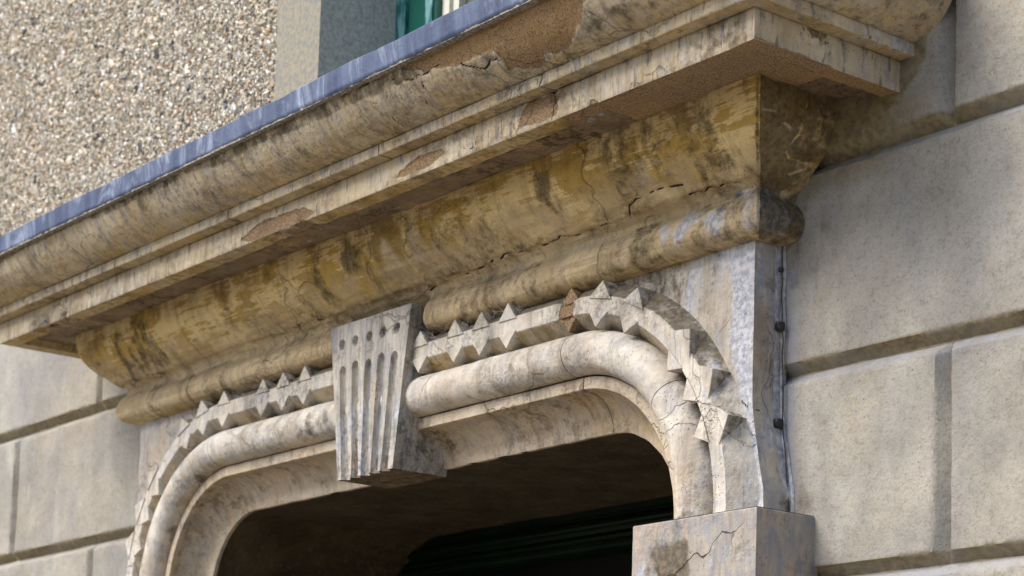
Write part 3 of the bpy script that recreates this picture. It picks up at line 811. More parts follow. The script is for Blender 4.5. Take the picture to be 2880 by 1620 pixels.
# --- lead flashing
lead = resample([(.572, 3.3955), (.5845, 3.3945), (.588, 3.398), (.592, 3.445), (.588, 3.449), (.05, 3.50)], .006)
def mask_lead(G, m, och, crk, d):
    X = G[..., 0]; Z = G[..., 2]
    return d + fbm(np.stack([X, X * 0, X * 0], -1), (7, 1, 1), 3) * .003 * (Z < 3.45) + fbm(G, 14, 2) * .002
hood_sweep('lead_flashing', lead, M['lead'], mask_lead, disp=.0012, colstep=.008)
# ragged mortar bed squeezed out under the lead
bed = resample([(.560, 3.3935), (.578, 3.3885), (.586, 3.3905), (.5855, 3.396)], .003)
def mask_bed(G, m, och, crk, d):
    return d + np.clip(fbm(G, 55, 3), -.3, 1) * .004 - .001
hood_sweep('mortar_bed', bed, M['mortar'], mask_bed, disp=.001, colstep=.006)

# ------------------------------------------------------------------ the arch ring
XLI, XRI, ZH, RR = -2.584, -.428, 2.617, .255
ZC = ZH - RR
UREF = .27
SEG = np.array([.30, (RR + UREF) * math.pi / 2, (XRI - RR) - (XLI + RR), (RR + UREF) * math.pi / 2, .30])
CUM = np.r_[0, np.cumsum(SEG)]
def ring(s, u):
    """point (x, z) at reference arc length s and outward offset u; s starts at the foot of the left leg"""
    s = np.asarray(s, float); u = np.asarray(u, float)
    s, u = np.broadcast_arrays(s, u)
    k = np.clip(np.searchsorted(CUM, s, side='right') - 1, 0, 4)
    f = (s - CUM[k]) / SEG[k]
    x = np.zeros(s.shape); z = np.zeros(s.shape)
    a = k == 0; x[a] = XLI - u[a]; z[a] = ZC - .30 * (1 - f[a])
    a = k == 1; th = f[a] * math.pi / 2; x[a] = XLI + RR - (RR + u[a]) * np.cos(th); z[a] = ZC + (RR + u[a]) * np.sin(th)
    a = k == 2; x[a] = XLI + RR + f[a] * SEG[2]; z[a] = ZH + u[a]
    a = k == 3; th = f[a] * math.pi / 2; x[a] = XRI - RR + (RR + u[a]) * np.sin(th); z[a] = ZC + (RR + u[a]) * np.cos(th)
    a = k == 4; x[a] = XRI + u[a]; z[a] = ZC - .30 * f[a]
    return x, z
def s_head(x): return CUM[2] + (x - (XLI + RR))
def s_left(deg): return CUM[1] + SEG[1] * deg / 90.0          # degrees up from the springing
def s_right(deg): return CUM[3] + SEG[3] * deg / 90.0         # degrees from the crown
STOP = .272                                                    # legs die on the plinth blocks

def ring_sweep(name, prof, s0, s1, mat, mask, step=.006, disp=.0013, par=None, kind=None):
    P = np.asarray(prof)
    n = max(6, int((s1 - s0) / step))
    s = np.linspace(s0, s1, n)
    Sg, U = np.meshgrid(s, P[:, 0]); _, O = np.meshgrid(s, P[:, 1])
    x, z = ring(Sg, U)
    G = np.stack([x, -O, z], -1)
    N = gnormals(G)
    # outward: away from the wall or from the opening's solid side
    mid = n // 2
    ref = np.sign((N[:, mid, 1]).mean() + 1e-9)
    N = -N * ref
    d = fbm(G, 6, 3) * disp + fbm(G, 40, 3) * disp * .5
    m = white_attr(G.shape[0] * G.shape[1]).reshape(*G.shape[:2], 4)
    och = np.zeros(G.shape[:2]); crk = np.zeros(G.shape[:2])
    d = mask(G, m, och, crk, d, Sg, U)
    G2 = G + N * d[..., None]
    return mk(name, G2.reshape(-1, 3), quads(*G.shape[:2], flip=ref > 0), mat, par or door, {'m': m.reshape(-1, 4), 'och': och.ravel(), 'crk': crk.ravel()}, sharp=40, kind=kind)

def m_none(G, m, och, crk, d, S, U): return d
LEG = .30 - .02
# intrados (deep soffit of the opening) and jambs
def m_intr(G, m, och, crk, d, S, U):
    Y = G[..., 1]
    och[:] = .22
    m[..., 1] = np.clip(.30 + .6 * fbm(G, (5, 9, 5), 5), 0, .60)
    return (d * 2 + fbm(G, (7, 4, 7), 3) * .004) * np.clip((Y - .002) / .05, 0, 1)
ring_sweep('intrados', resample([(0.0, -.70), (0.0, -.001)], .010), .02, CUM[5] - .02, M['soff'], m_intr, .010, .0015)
for sx, nm in ((XLI, 'jamb'), (XRI, 'jamb')):
    a, b = (sx - .35, sx) if sx == XLI else (sx, sx + .33)
    core(nm, a, b, -.003, .70, 0.0, ZC - .27, M['body'], door)

# cavetto in three stones, open joints between them
def arc_cav():
    pts = [(-.0008, -.012), (-.0008, -.001)]
    for t in np.linspace(0, math.pi / 2, 18):
        pts.append((.003 + .083 * math.sin(t), .001 + .083 * (1 - math.cos(t))))
    pts.append((.086, .0965))
    return np.array(pts)
def m_cav(G, m, och, crk, d, S, U):
    och[:] = .10 + .22 * np.clip(fbm(G, 3, 3) * 2, 0, 1)
    rip = fbm(np.stack([S, S * 0, S * 0], -1), (16, 1, 1), 3)
    m[..., 1] = np.clip(rip * .9 + .05 + .5 * fbm(G, 9, 3), 0, .50) * np.clip((U - .02) / .03, 0, 1)
    return d + rip * .0025
JL, JR = s_left(86), s_head(-.667)
JR2 = s_right(62)
g_ = .0012
cuts = [(.30 - STOP + .02, JL - g_), (JL + g_, s_head(-1.62)), (s_head(-1.40), JR - g_ * 1.8), (JR + g_ * 1.8, JR2 - g_), (JR2 + g_, CUM[5] - LEG + .0)]
cuts = [(.30 - .06, JL - g_), (JL + g_, JR - g_ * 1.8), (JR + g_ * 1.8, JR2 - g_), (JR2 + g_, CUM[4] + .06)]
for a, b in cuts: ring_sweep('cavetto_section', arc_cav(), a, b, M['cav'], m_cav)
# fillet
filp = resample([(.0835, .080), (.0855, .0955), (.088, .098), (.112, .098), (.116, .0965), (.120, .083)], .004)
def m_fil(G, m, och, crk, d, S, U):
    och[:] = .12 + .2 * (U < .089)
    m[..., 1] = np.clip(.1 + .7 * fbm(G, 14, 4), 0, .5)
    return d
# dark bedding seen through the open joints
def m_bed(G, m, och, crk, d, S, U): return d - .0035
ring_sweep('joint_bed', np.vstack([arc_cav()[1:-1], [(.086, .094), (.112, .094)]]), cuts[0][0], cuts[-1][1], M['bedding'], m_bed)
for a, b in cuts: ring_sweep('ring_fillet', filp, a, b, M['cav'], m_fil, .006, .0012)
# great roll
UC, OC, RO = .1715, .096, .0515
def arc_roll():
    return np.array([(UC - RO * math.cos(t), OC + RO * math.sin(t)) for t in np.linspace(-.35, math.pi + .35, 34)])
def m_roll(G, m, och, crk, d, S, U):
    rip = fbm(np.stack([S, S * 0, S * 0], -1), (14, 1, 1), 4)
    under = np.clip((.150 - U) / .03, 0, 1)
    och[:] = .05 + .30 * under
    m[..., 1] = np.clip(.06 + .4 * rip + .85 * fbm(G, (5, 12, 9), 4) + .22 * under, 0, .62)
    X = G[..., 0]; Z = G[..., 2]
    m[..., 2] = np.clip(.28 * np.clip((X + .75) / .3, 0, 1) + .3 * fbm(G + 4, 6, 3), 0, .5) * (1 - under)
    foot = np.clip(1 - (Z - 2.343) / .055, 0, 1) * (X > -1)
    m[..., 1] = np.maximum(m[..., 1], foot * .72)
    return d + rip * .0016 - .004 * crk
ring_sweep('joint_bed', np.array([(UC - (RO - .004) * math.cos(t), OC + (RO - .004) * math.sin(t)) for t in np.linspace(-.1, math.pi + .1, 20)]), .25, CUM[4] + .05, M['bedding'], m_none)
RJ = [.24, s_left(84), s_head(-.70), s_right(50), CUM[4] + .06]
for a, b in zip(RJ[:-1], RJ[1:]):
    ring_sweep('roll_section', arc_roll(), a + g_, b - g_, M['roll'], m_roll, .006, .0012)

# dogtooth band
YB = .135
bandp = resample([(.214, .074), (.2575, .1352), (.2960, .1352), (.341, .074)], .0064)
def m_band(G, m, och, crk, d, S, U):
    under = U < .2573
    X = G[..., 0]; Z = G[..., 2]
    och[:] = np.where(under, .42, .03)
    m[..., 1] = np.where(under, .22 + .3 * fbm(G, 12, 3), np.clip(.0 + .5 * fbm(G, 16, 4), 0, .4))
    m[..., 1] = np.where(U > .2962, np.clip(.80 + .35 * fbm(G + 6, 9, 3), 0, 1) * np.clip((G[..., 2] - 2.50) / .22, .25, 1), m[..., 1])
    m[..., 2] = (.30 * np.clip((X + .35) / .15, 0, 1) + .1) * np.where((U > .2962) & (Z > 2.70), 0, 1)
    br = np.clip(1.15 - np.hypot(X + .70 + fbm(G, 30, 3) * .02, (Z - 2.885) * .6) / .04, 0, 1)
    m[..., 0] = np.maximum(m[..., 0], br)
    return d - .008 * np.clip(br * 1.5, 0, 1)
# fluted hood ring: one part, teeth are its sub-parts
band = ring_sweep('dogtooth_band', bandp, .24, CUM[4] + .06, M['band'], m_band, .006, .0012)

def tooth(s, outer, half=.036, broken=False, tip=None, seed=0, depth=YB + .0035):
    u0, u1 = (.2615, .2225) if not outer else (.2915, .3335)
    r = random.Random(seed)
    u1 += r.uniform(-.002, .002)
    ss = np.array([s - half, s - half * .5, s, s + half * .5, s + half, s])
    uu = np.array([u0, (u0 + u1) / 2, u1, (u0 + u1) / 2, u0, u0])
    x, z = ring(ss, uu)
    front = [(x[i] + r.uniform(-.0006, .0006), -depth + r.uniform(-.0008, .0008), z[i]) for i in range(6)]
    if broken:
        front = [(p[0] + r.uniform(-.004, .004), p[1] + r.uniform(.004, .016), p[2] + r.uniform(-.003, .003)) for p in front]
    hb = half * 1.06
    sb = np.array([s - hb, s - hb * .5, s, s + hb * .5, s + hb, s])
    xb, zb = ring(sb, uu)
    back = [(xb[i], -.070, zb[i]) for i in range(6)]
    # bevelled front: a slightly smaller face just proud of the rim
    cx, cz = np.mean(x[:5]), np.mean(z[:5])
    rim = [(p[0], p[1] + .0022, p[2]) for p in front]
    face = [(p[0] + (cx - p[0]) * .045, p[1], p[2] + (cz - p[2]) * .045) for p in front]
    V = face + rim + back
    F_ = []
    o_ = [0, 1, 2, 3, 4]
    for a, b in zip(o_[:-1], o_[1:]):
        F_.append((5, a, b))
        F_.append((a, a + 6, b + 6, b)); F_.append((a + 6, a + 12, b + 12, b + 6))
    F_.append((4, 0, 5)); F_.append((4, 10, 6, 0)); F_.append((10, 16, 12, 6))
    V = np.array(V)
    # consistent outward orientation
    cen = V.mean(0)
    out = []
    for f in F_:
        p = V[list(f)]
        nn = np.cross(p[1] - p[0], p[2] - p[0])
        out.append(f if nn @ (p.mean(0) - cen) > 0 else f[::-1])
    n = len(V)
    sidesel = np.array([0] * 6 + [.15] * 6 + [.5] * 6)
    m = white_attr(n, bare=1.0 if broken else 0.0)
    if outer: m[:, 1] = np.array([0] * 6 + [.5] * 6 + [.66] * 6)
    else: m[:, 1] = np.array([0] * 6 + [.3] * 6 + [.42] * 6)
    m[:, 2] = .12
    och = sidesel * (1.0 if not outer else .2)
    o = mk('tooth', V, [tuple(int(i) for i in f) for f in out], M['band'], band, {'m': m, 'och': och, 'crk': np.zeros(n)}, smooth=False)
    if broken: o['label'] = 'broken tooth, bare brown render'
    return o
k = 0
HEADX = [-.927, -1.036, -1.147, -1.300, -1.861, -1.973, -2.085]
for x in HEADX:
    for outr in (False, True):
        k += 1; tooth(s_head(x), outr, seed=k)
for outr in (False, True):
    k += 1; tooth(s_head(-.700), outr, broken=True, half=.040, seed=k)
    k += 1; tooth(s_head(-2.306), outr, seed=k)
for a in (11.8, 24.8):
    for outr in (False, True):
        k += 1; tooth(s_right(a), outr, seed=k, half=.037 if not outr else .040)
        k += 1; tooth(s_left(90 - a * .93), outr, seed=k)
for a in (47.5, 58.5, 70):
    k += 1; tooth(s_right(a), False, seed=k, half=.036)
    k += 1; tooth(s_left(90 - a), False, seed=k, half=.036)
for a in (46.3, 58.8, 70.5):
    k += 1; tooth(s_right(a), True, seed=k, half=.047)
    k += 1; tooth(s_left(90 - a), True, seed=k, half=.045)

# ------------------------------------------------------------------ pilaster faces and spandrels (one stucco face round the ring)
def face_outer(s):
    """outer edge of the stucco face for ring position s"""
    s = np.asarray(s, float)
    x = np.zeros(s.shape); z = np.zeros(s.shape)
    ZT_ = 2.958
    def flare(zz): return .040 * np.clip((2.60 - zz) / .20, 0, 1) ** 1.3
    k = np.clip(np.searchsorted(CUM, s, side='right') - 1, 0, 4)
    f = (s - CUM[k]) / SEG[k]
    XLp, XRp = -2.922, -.110
    for i in range(len(s)):
        if k[i] == 0: zz = ZC - .30 * (1 - f[i]); x[i] = XLp - flare(zz); z[i] = zz
        elif k[i] == 4: zz = ZC - .30 * f[i]; x[i] = XRp + flare(zz); z[i] = zz
        elif k[i] == 2: x[i] = XLI + RR + f[i] * SEG[2]; z[i] = ZT_
        elif k[i] == 1:
            if f[i] < .5: t = f[i] / .5; zz = ZC + (ZT_ - ZC) * t; x[i] = XLp - flare(zz); z[i] = zz
            else: t = (f[i] - .5) / .5; x[i] = XLp + (XLI + RR - XLp) * t; z[i] = ZT_
        else:
            if f[i] < .5: t = f[i] / .5; x[i] = (XRI - RR) + (XRp - XRI + RR) * t; z[i] = ZT_
            else: t = (f[i] - .5) / .5; zz = ZT_ + (ZC - ZT_) * t; x[i] = XRp + flare(zz); z[i] = zz
    return x, z
ss = np.unique(np.concatenate([np.linspace(.05, CUM[5] - .05, 620), [CUM[1] + SEG[1] / 2, CUM[3] + SEG[3] / 2]]))
xi, zi = ring(ss, np.full(ss.shape, .20)); xo, zo = face_outer(ss)
tt = np.linspace(0, 1, 46)[:, None]
GX = xi[None] * (1 - tt) + xo[None] * tt; GZ = zi[None] * (1 - tt) + zo[None] * tt
G = np.stack([GX, np.full(GX.shape, -.085), GZ], -1)
d = fbm(G, 7, 4) * .0025 + fbm(G, 40, 3) * .0008
# scooped leg beside the band, dying out on the plinth
sc = np.clip((2.52 - GZ) / .10, 0, 1) * np.clip((tt - .55) / .1, 0, 1) * np.clip((GZ - 2.350) / .03, 0, 1) * .007
G[..., 1] += sc - d
m = white_attr(G.shape[0] * G.shape[1]).reshape(*G.shape[:2], 4)
m[..., 2] = np.clip(.24 + .34 * np.clip((GX + .52) / .36, 0, 1) + .6 * fbm(G, (9, 9, 2), 4), 0, .75)
m[..., 1] = np.clip(.25 + .5 * fbm(G + 2, (8, 8, 3), 4) , 0, .5) * np.clip((GZ - 2.80) / .08, 0, 1)
m[..., 1] = np.maximum(m[..., 1], np.clip(.80 - np.hypot(GX + .48, (GZ - 2.92) * 1.3) / .16 * .4, 0, .62))
m[..., 2] *= np.clip(1.2 - 1.2 * (m[..., 1] > .42), 0, 1)
crk = np.maximum(crackmask(G, [(-.19, -.085, 2.565), (-.16, -.085, 2.575), (-.135, -.085, 2.545), (-.105, -.085, 2.55)], .007, .004, 41), crackmask(G, [(-.20, -.085, 2.468), (-.15, -.085, 2.478), (-.09, -.085, 2.480)], .006, .003, 42))
crk = np.maximum(crk, crackmask(G, [(-.145, -.085, 2.60), (-.125, -.085, 2.583), (-.108, -.085, 2.580)], .008, .003, 43))
mk('stucco_face', G.reshape(-1, 3), quads(*G.shape[:2]), M['body'], door, {'m': m.reshape(-1, 4), 'och': np.clip(.25 * (GZ - 2.92) / .02, 0, .4).ravel(), 'crk': crk.ravel()}, sharp=60)
# pilaster returns
for sgn, xe in ((1, -.110), (-1, -2.922)):
    zz = np.linspace(2.30, 2.958, 130); yy = np.linspace(0, 1, 26)
    ZZ, TT = np.meshgrid(zz, yy)
    XX = xe + sgn * .040 * np.clip((2.60 - ZZ) / .20, 0, 1) ** 1.3
    G = np.stack([XX, -.0855 + TT * .10, ZZ], -1)
    G[..., 0] += sgn * (fbm(G, 12, 4) * .002)
    m = white_attr(ZZ.size).reshape(*ZZ.shape, 4)
    m[..., 2] = np.clip(.18 + .5 * (TT > .62) + .3 * fbm(G, (9, 9, 2), 3), 0, .75)
    m[..., 1] = np.clip(.6 - np.hypot((TT - .6) / .5, (ZZ - 2.375) / .04) * .4, 0, 1) + .25 * np.clip((ZZ - 2.88) / .05, 0, 1)
    crk = crackmask(G, [(xe, -.085, 2.578), (xe, -.05, 2.570), (xe, -.01, 2.562)], .008, .003, 44)
    mk('pilaster_return', G.reshape(-1, 3), quads(*ZZ.shape, flip=sgn < 0), M['body'], door, {'m': m.reshape(-1, 4), 'och': np.full(ZZ.size, .15), 'crk': crk.ravel()}, sharp=60)
    # fillet of pointing run down the corner between return and wall
    zz = np.linspace(2.345, 2.95, 110)
    rad = .0065 + .0025 * vnoise(np.stack([zz * 18, zz * 0, zz * 0], -1))
    ring_ = []
    for a in np.linspace(0, 2 * math.pi, 9)[:-1]:
        ring_.append(np.stack([xe + sgn * (.004 + .040 * np.clip((2.60 - zz) / .20, 0, 1) ** 1.3) + rad * math.cos(a), -.002 + rad * math.sin(a), zz], -1))
    ring_.append(ring_[0])
    G = np.stack(ring_, 0)
    mk('pointing_bead', G.reshape(-1, 3), quads(*G.shape[:2]), M['body'], door, {'m': np.tile([0, .1, .62, 1], (G.shape[0] * G.shape[1], 1)), 'och': np.zeros(G.shape[0] * G.shape[1]), 'crk': np.zeros(G.shape[0] * G.shape[1])}, sharp=0)

# ------------------------------------------------------------------ plinth blocks under the ring, and shafts to the ground
def plinth(x0, x1, right):
    z0, z1, r = 1.95, 2.343, .004
    secs = [('front', x0, x1)]
    xs = np.linspace(x0, x1, 70); ys = np.linspace(-.170, .01, 34); zs = np.concatenate([np.linspace(z0, z1 - r, 70), [z1 - r * .3]])
    cols = [np.array([x0, y]) for y in ys[::-1][:-1]] + [np.array([x, -.170]) for x in xs] + [np.array([x1, y]) for y in ys[1:]]
    C = np.array(cols)
    G = np.zeros((len(zs), len(C), 3))
    G[..., 0] = C[None, :, 0]; G[..., 1] = C[None, :, 1]; G[..., 2] = zs[:, None]
    N = gnormals(G)
    cen = np.array([(x0 + x1) / 2, 0, 0]); sg = np.sign(((G[10, 40] - cen) * N[10, 40]).sum()); N *= sg
    N[..., 2] = 0
    bev = np.clip((G[..., 2] - (z1 - r)) / r, 0, 1) * .003
    G = G + N * (fbm(G, 9, 4) * .0016 + fbm(G, 45, 3) * .0008 - bev)[..., None]
    top = np.array([[x0 + .002, -.168, z1], [x1 - .002, -.168, z1], [x1 - .002, .01, z1], [x0 + .002, .01, z1]])
    V = np.vstack([G.reshape(-1, 3), top])
    n0 = G.shape[0] * G.shape[1]
    Q = np.vstack([quads(*G.shape[:2], flip=sg < 0), [[n0, n0 + 1, n0 + 2, n0 + 3]]])
    m = white_attr(len(V))
    X, Z = V[:, 0], V[:, 2]
    fr = V[:, 1] < -.165
    lowz = np.clip((2.315 - Z) / .03, 0, 1)
    m[:, 1] = np.clip(.56 + 1.8 * fbm(V, (13, 13, 8), 5), 0, .85) * fr * lowz * np.clip((x1 - .07 - X) / .08, 0.15, 1)
    m[:, 0] = np.clip(.2 + 1.8 * fbm(V + 6, (10, 10, 6), 4), 0, .6) * fr * lowz * .6
    m[:, 2] = np.clip(.26 + .6 * fbm(V + 3, (6, 6, 3), 4), 0, .6)
    crk = np.zeros(len(V))
    Gc = V[None]
    return mk('plinth_block', V, Q, M['block'], door, {'m': m, 'och': np.full(len(V), .10), 'crk': crk}, sharp=35)
plinth(-.394, 0.0, True)
plinth(-3.018, -2.624, False)
core('pilaster_shaft', -.37, -.025, -.150, .01, 0, 1.95, M['body'], door)
core('pilaster_shaft', -2.99, -2.65, -.150, .01, 0, 1.95, M['body'], door)

# ------------------------------------------------------------------ keystone: fluted face
key = empty('tmp'); bpy.data.objects.remove(key)
KZ0, KZ1, KC, KY = 2.597, 3.020, -1.5025, .160
def khalf(z): return .131 + (.191 - .131) * (z - KZ0) / (KZ1 - KZ0)
vv = np.linspace(-1, 1, 190); zz = np.linspace(KZ0, KZ1, 190)
VV, ZZ = np.meshgrid(vv, zz)
XX = KC + VV * khalf(ZZ)
dep = np.zeros_like(XX)
frac = [-.725, -.370, -.010, .345, .700]
for i, fc in enumerate(frac):
    ztop = 2.905 + (.006 if i in (1, 3) else 0)
    w = .088 + .040 * np.clip((2.90 - ZZ) / .30, 0, 1)
    q = np.abs(VV - fc) * khalf(ZZ)
    wx = w * khalf(ZZ)
    # rounded top
    over = np.clip(ZZ - (ztop - .014), 0, 1)
    q2 = np.hypot(q, over)
    wx2 = np.where(over > 0, .0140, wx)
    f = np.clip(1 - (q2 / wx2) ** 2, 0, 1)
    dep = np.maximum(dep, .0165 * np.sqrt(f) * np.clip((ztop + .002 - ZZ) / .003, 0, 1))
    q3 = np.hypot(q, ZZ - 2.966) / .0145
    dep = np.maximum(dep, .014 * np.clip((1 - q3) / .18, 0, 1) * (1 - .25 * np.clip(1 - q3, 0, 1)))
G = np.stack([XX, -KY + dep, ZZ], -1)
G[..., 1] -= fbm(G, (12, 12, 6), 4) * .0018 + fbm(G, 55, 3) * .0007
G[..., 0] += fbm(G, (1, 1, 9), 3) * .002
m = white_attr(XX.size).reshape(*XX.shape, 4)
m[..., 1] = np.clip(.10 + .6 * fbm(G, (9, 9, 3), 4) + 14 * dep, 0, .52)
m[..., 2] = np.clip(.48 * np.clip((2.86 - ZZ) / .1, 0, 1) + .35 * fbm(G + 4, (14, 14, 2), 3), 0, .7) * (dep < .009)
m[..., 0] = np.clip(.9 * fbm(G + 9, (16, 16, 5), 4) + .25, 0, .6) * (dep > .008)
keyst = mk('keystone', G.reshape(-1, 3), quads(*XX.shape), M['key'], door, {'m': m.reshape(-1, 4), 'och': np.full(XX.size, .03), 'crk': np.zeros(XX.size)}, sharp=45)
# cheeks, underside and top: strips from the border back into the ring
def strip(border, backfn, nm):
    n = 14
    T_ = np.linspace(0, 1, n)[:, None, None]
    B = np.array([backfn(p) for p in border])[None]
    Gs = np.array(border)[None] * (1 - T_) + B * T_
    m_ = white_attr(Gs.shape[0] * Gs.shape[1])
    P_ = Gs.reshape(-1, 3)
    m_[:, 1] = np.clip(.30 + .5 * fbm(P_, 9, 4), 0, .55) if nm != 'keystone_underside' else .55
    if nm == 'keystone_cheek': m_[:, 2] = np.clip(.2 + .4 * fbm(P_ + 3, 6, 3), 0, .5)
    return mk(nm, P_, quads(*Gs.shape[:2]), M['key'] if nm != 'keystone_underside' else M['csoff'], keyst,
              {'m': m_, 'och': np.full(len(P_), .1), 'crk': np.zeros(len(P_))}, sharp=45)
bk = lambda p: np.array([p[0], .010, p[2]])
strip(G[:, -1], bk, 'keystone_cheek')
strip(G[:, 0], bk, 'keystone_cheek')
strip(G[0, :], bk, 'keystone_underside')
strip(G[-1, :], bk, 'keystone_top')

# ------------------------------------------------------------------ door behind the opening
df = empty('front_door', (-1.5, .68, 0)); df['kind'] = 'thing'
tag(df, 'dark green moulded door frame deep in the shadow of the arched opening', 'door frame')
def bar_x(name, prof, x0, x1, mat, par):
    P = np.array(prof)
    G = np.stack([np.stack([np.full(len(P), x), -P[:, 0], P[:, 1]], -1) for x in (x0, x1)], 1)
    return mk(name, G.reshape(-1, 3), quads(*G.shape[:2]), mat, par, smooth=False)
bar_x('head_moulding', [(-.70, 2.66), (-.665, 2.66), (-.665, 2.598), (-.672, 2.594), (-.672, 2.590), (-.655, 2.578), (-.650, 2.566), (-.655, 2.560), (-.668, 2.556), (-.668, 2.545), (-.676, 2.541)], XLI - .05, XRI + .05, M['doorgreen'], df)
bar_x('transom_moulding', [(-.676, 2.541), (-.660, 2.538), (-.655, 2.530), (-.662, 2.521), (-.648, 2.512), (-.645, 2.502), (-.652, 2.496), (-.675, 2.490), (-.72, 2.488)], XLI - .05, XRI + .05, M['doorgreen'], df)
core('fanlight_pane', XLI - .05, XRI + .05, .72, .73, 2.02, 2.50, M['darkglass'], df)
core('door_panel', XLI - .05, -1.51, .71, .75, 0, 2.02, M['doorgreen'], df)
core('door_panel', -1.50, XRI + .05, .71, .75, 0, 2.02, M['doorgreen'], df)
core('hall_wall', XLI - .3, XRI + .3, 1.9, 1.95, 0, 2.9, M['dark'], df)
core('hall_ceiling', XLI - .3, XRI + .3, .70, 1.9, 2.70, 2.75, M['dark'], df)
core('jamb_post', XLI - .30, XLI - .05, .62, .75, 0, 2.9, M['doorgreen'], df)
core('jamb_post', XRI + .05, XRI + .30, .62, .75, 0, 2.9, M['doorgreen'], df)

# ------------------------------------------------------------------ upper storey: pebble-dash wall with a window
up = empty('pebbledash_wall', (-3.6, .02, 3.5)); up['kind'] = 'thing'
tag(up, 'upper storey wall of speckled white and brown pebble dash above the hood', 'wall')
WX0, WX1, SX0, SX1, WZ0, WZ1 = -2.065, -.62, -2.312, -.37, 3.60, 5.1
core('dash_backing', -8.2, SX0, .004, .5, 3.56, 6.2, M['dash'], up)
core('dash_backing', SX1, 3.2, .004, .5, 3.56, 6.2, M['dash'], up)
core('dash_backing', SX0, SX1, .004, .5, 5.35, 6.2, M['dash'], up)
# stones thrown on the wall: each a small squashed octahedron
def pebbles(x0, x1, z0, z1, dens):
    n = int((x1 - x0) * (z1 - z0) * dens)
    P = np.stack([rng.uniform(x0, x1, n), np.zeros(n), rng.uniform(z0, z1, n)], -1)
    size = rng.lognormal(math.log(.0049), .40, n)
    base = np.array([(1, 0, 0), (0, 0, 1), (-1, 0, 0), (0, 0, -1), (0, -1, 0), (.6, -.75, .5), (-.5, -.7, -.6)], float)
    tri = np.array([(0, 5, 3), (0, 1, 5), (1, 2, 4), (1, 4, 5), (2, 6, 4), (2, 3, 6), (3, 5, 4), (3, 4, 6)])
    ang = rng.uniform(0, 2 * math.pi, n); ca, sa = np.cos(ang), np.sin(ang)
    st = rng.uniform(.6, 1.35, (n, 3)) * size[:, None]
    B = base[None] * st[:, None, :] * (1 + rng.uniform(-.22, .22, (n, 7, 3)))
    X = B[..., 0] * ca[:, None] - B[..., 2] * sa[:, None]
    Z = B[..., 0] * sa[:, None] + B[..., 2] * ca[:, None]
    V = np.stack([X + P[:, None, 0], B[..., 1] * .62 + .003 + rng.uniform(-.004, .001, n)[:, None], Z + P[:, None, 2]], -1)
    F_ = (np.arange(n) * 7)[:, None, None] + tri[None]
    pal = np.array([(.64, .61, .54), (.74, .73, .71), (.50, .43, .32), (.38, .26, .16), (.50, .38, .28), (.32, .30, .27), (.05, .06, .085), (.60, .55, .44), (.82, .82, .82), (.24, .24, .20)])
    w = np.array([.19, .10, .22, .08, .09, .05, .045, .19, .05, .04]); w /= w.sum()
    C = pal[rng.choice(len(pal), n, p=w)] * rng.uniform(.82, 1.18, (n, 1))
    C = np.repeat(np.c_[np.clip(C, 0, .85), np.ones(n)][:, None], 7, 1).reshape(-1, 4)
    return mk('pebbles', V.reshape(-1, 3), F_.reshape(-1, 3), M['pebble'], up, {'pc': C}, smooth=False, kind='stuff')
pebbles(-4.95, SX0 - .004, 3.52, 5.1, 19500)
pebbles(SX1 + .004, 1.2, 3.58, 4.6, 3500)

win = empty('sash_window', (-1.34, .1, 3.6)); win['kind'] = 'thing'
tag(win, 'green painted window with cream inner frame in a smooth cement surround above the hood', 'window')
core('surround_strip', SX0, WX0, -.012, .5, 3.50, 5.35, M['surround'], win)
core('surround_strip', WX1, SX1, -.012, .5, 3.50, 5.35, M['surround'], win)
core('surround_lintel', WX0, WX1, -.012, .5, WZ1, 5.35, M['surround'], win)
core('window_sill', WX0, WX1, .0, .5, 3.50, WZ0, M['surround'], win)
V = [(WX0 + .0015, -.0115, WZ0), (WX0 + .0015, .262, WZ0), (WX0 + .0015, .262, WZ1), (WX0 + .0015, -.0115, WZ1)]
mk('reveal_face', V, np.array([(0, 1, 2, 3)]), M['reveal'], win, smooth=False)
core('frame_stile', WX0, -2.012, .250, .36, WZ0, WZ1, M['greenpale'], win)
core('frame_stile', -2.012, -1.992, .262, .36, WZ0, WZ1, M['green'], win)
core('casement_stile', -1.990, -1.902, .252, .35, WZ0, WZ1, M['green'], win)
core('casement_stile', -1.902, -1.866, .246, .35, WZ0, WZ1, M['greenpale'], win)  # highlight down the stile, put into its paler paint
core('casement_stile', -1.866, -1.848, .252, .35, WZ0, WZ1, M['green'], win)
core('sash_stile', -1.848, -1.812, .270, .35, WZ0, WZ1, M['cream'], win)
core('sash_stile', -1.812, -1.796, .282, .35, WZ0, WZ1, M['cream'], win)
core('sash_stile', -1.796, -1.772, .276, .35, WZ0, WZ1, M['cream'], win)
core('casement_stile', WX1 - .17, WX1, .252, .35, WZ0, WZ1, M['green'], win)
core('casement_rail', -1.848, WX1 - .17, .252, .35, WZ0, WZ0 + .12, M['green'], win)
core('casement_rail', -1.848, WX1 - .17, .252, .35, WZ1 - .12, WZ1, M['green'], win)
core('pane', -1.772, WX1 - .17, .300, .304, WZ0 + .12, WZ1 - .12, M['glass'], win)
core('blind', -1.80, WX1 - .12, .36, .365, WZ0, WZ1, M['blind'], win)
core('room_back', WX0 - .1, WX1 + .1, .49, .51, WZ0 - .05, WZ1 + .05, M['dark'], win)

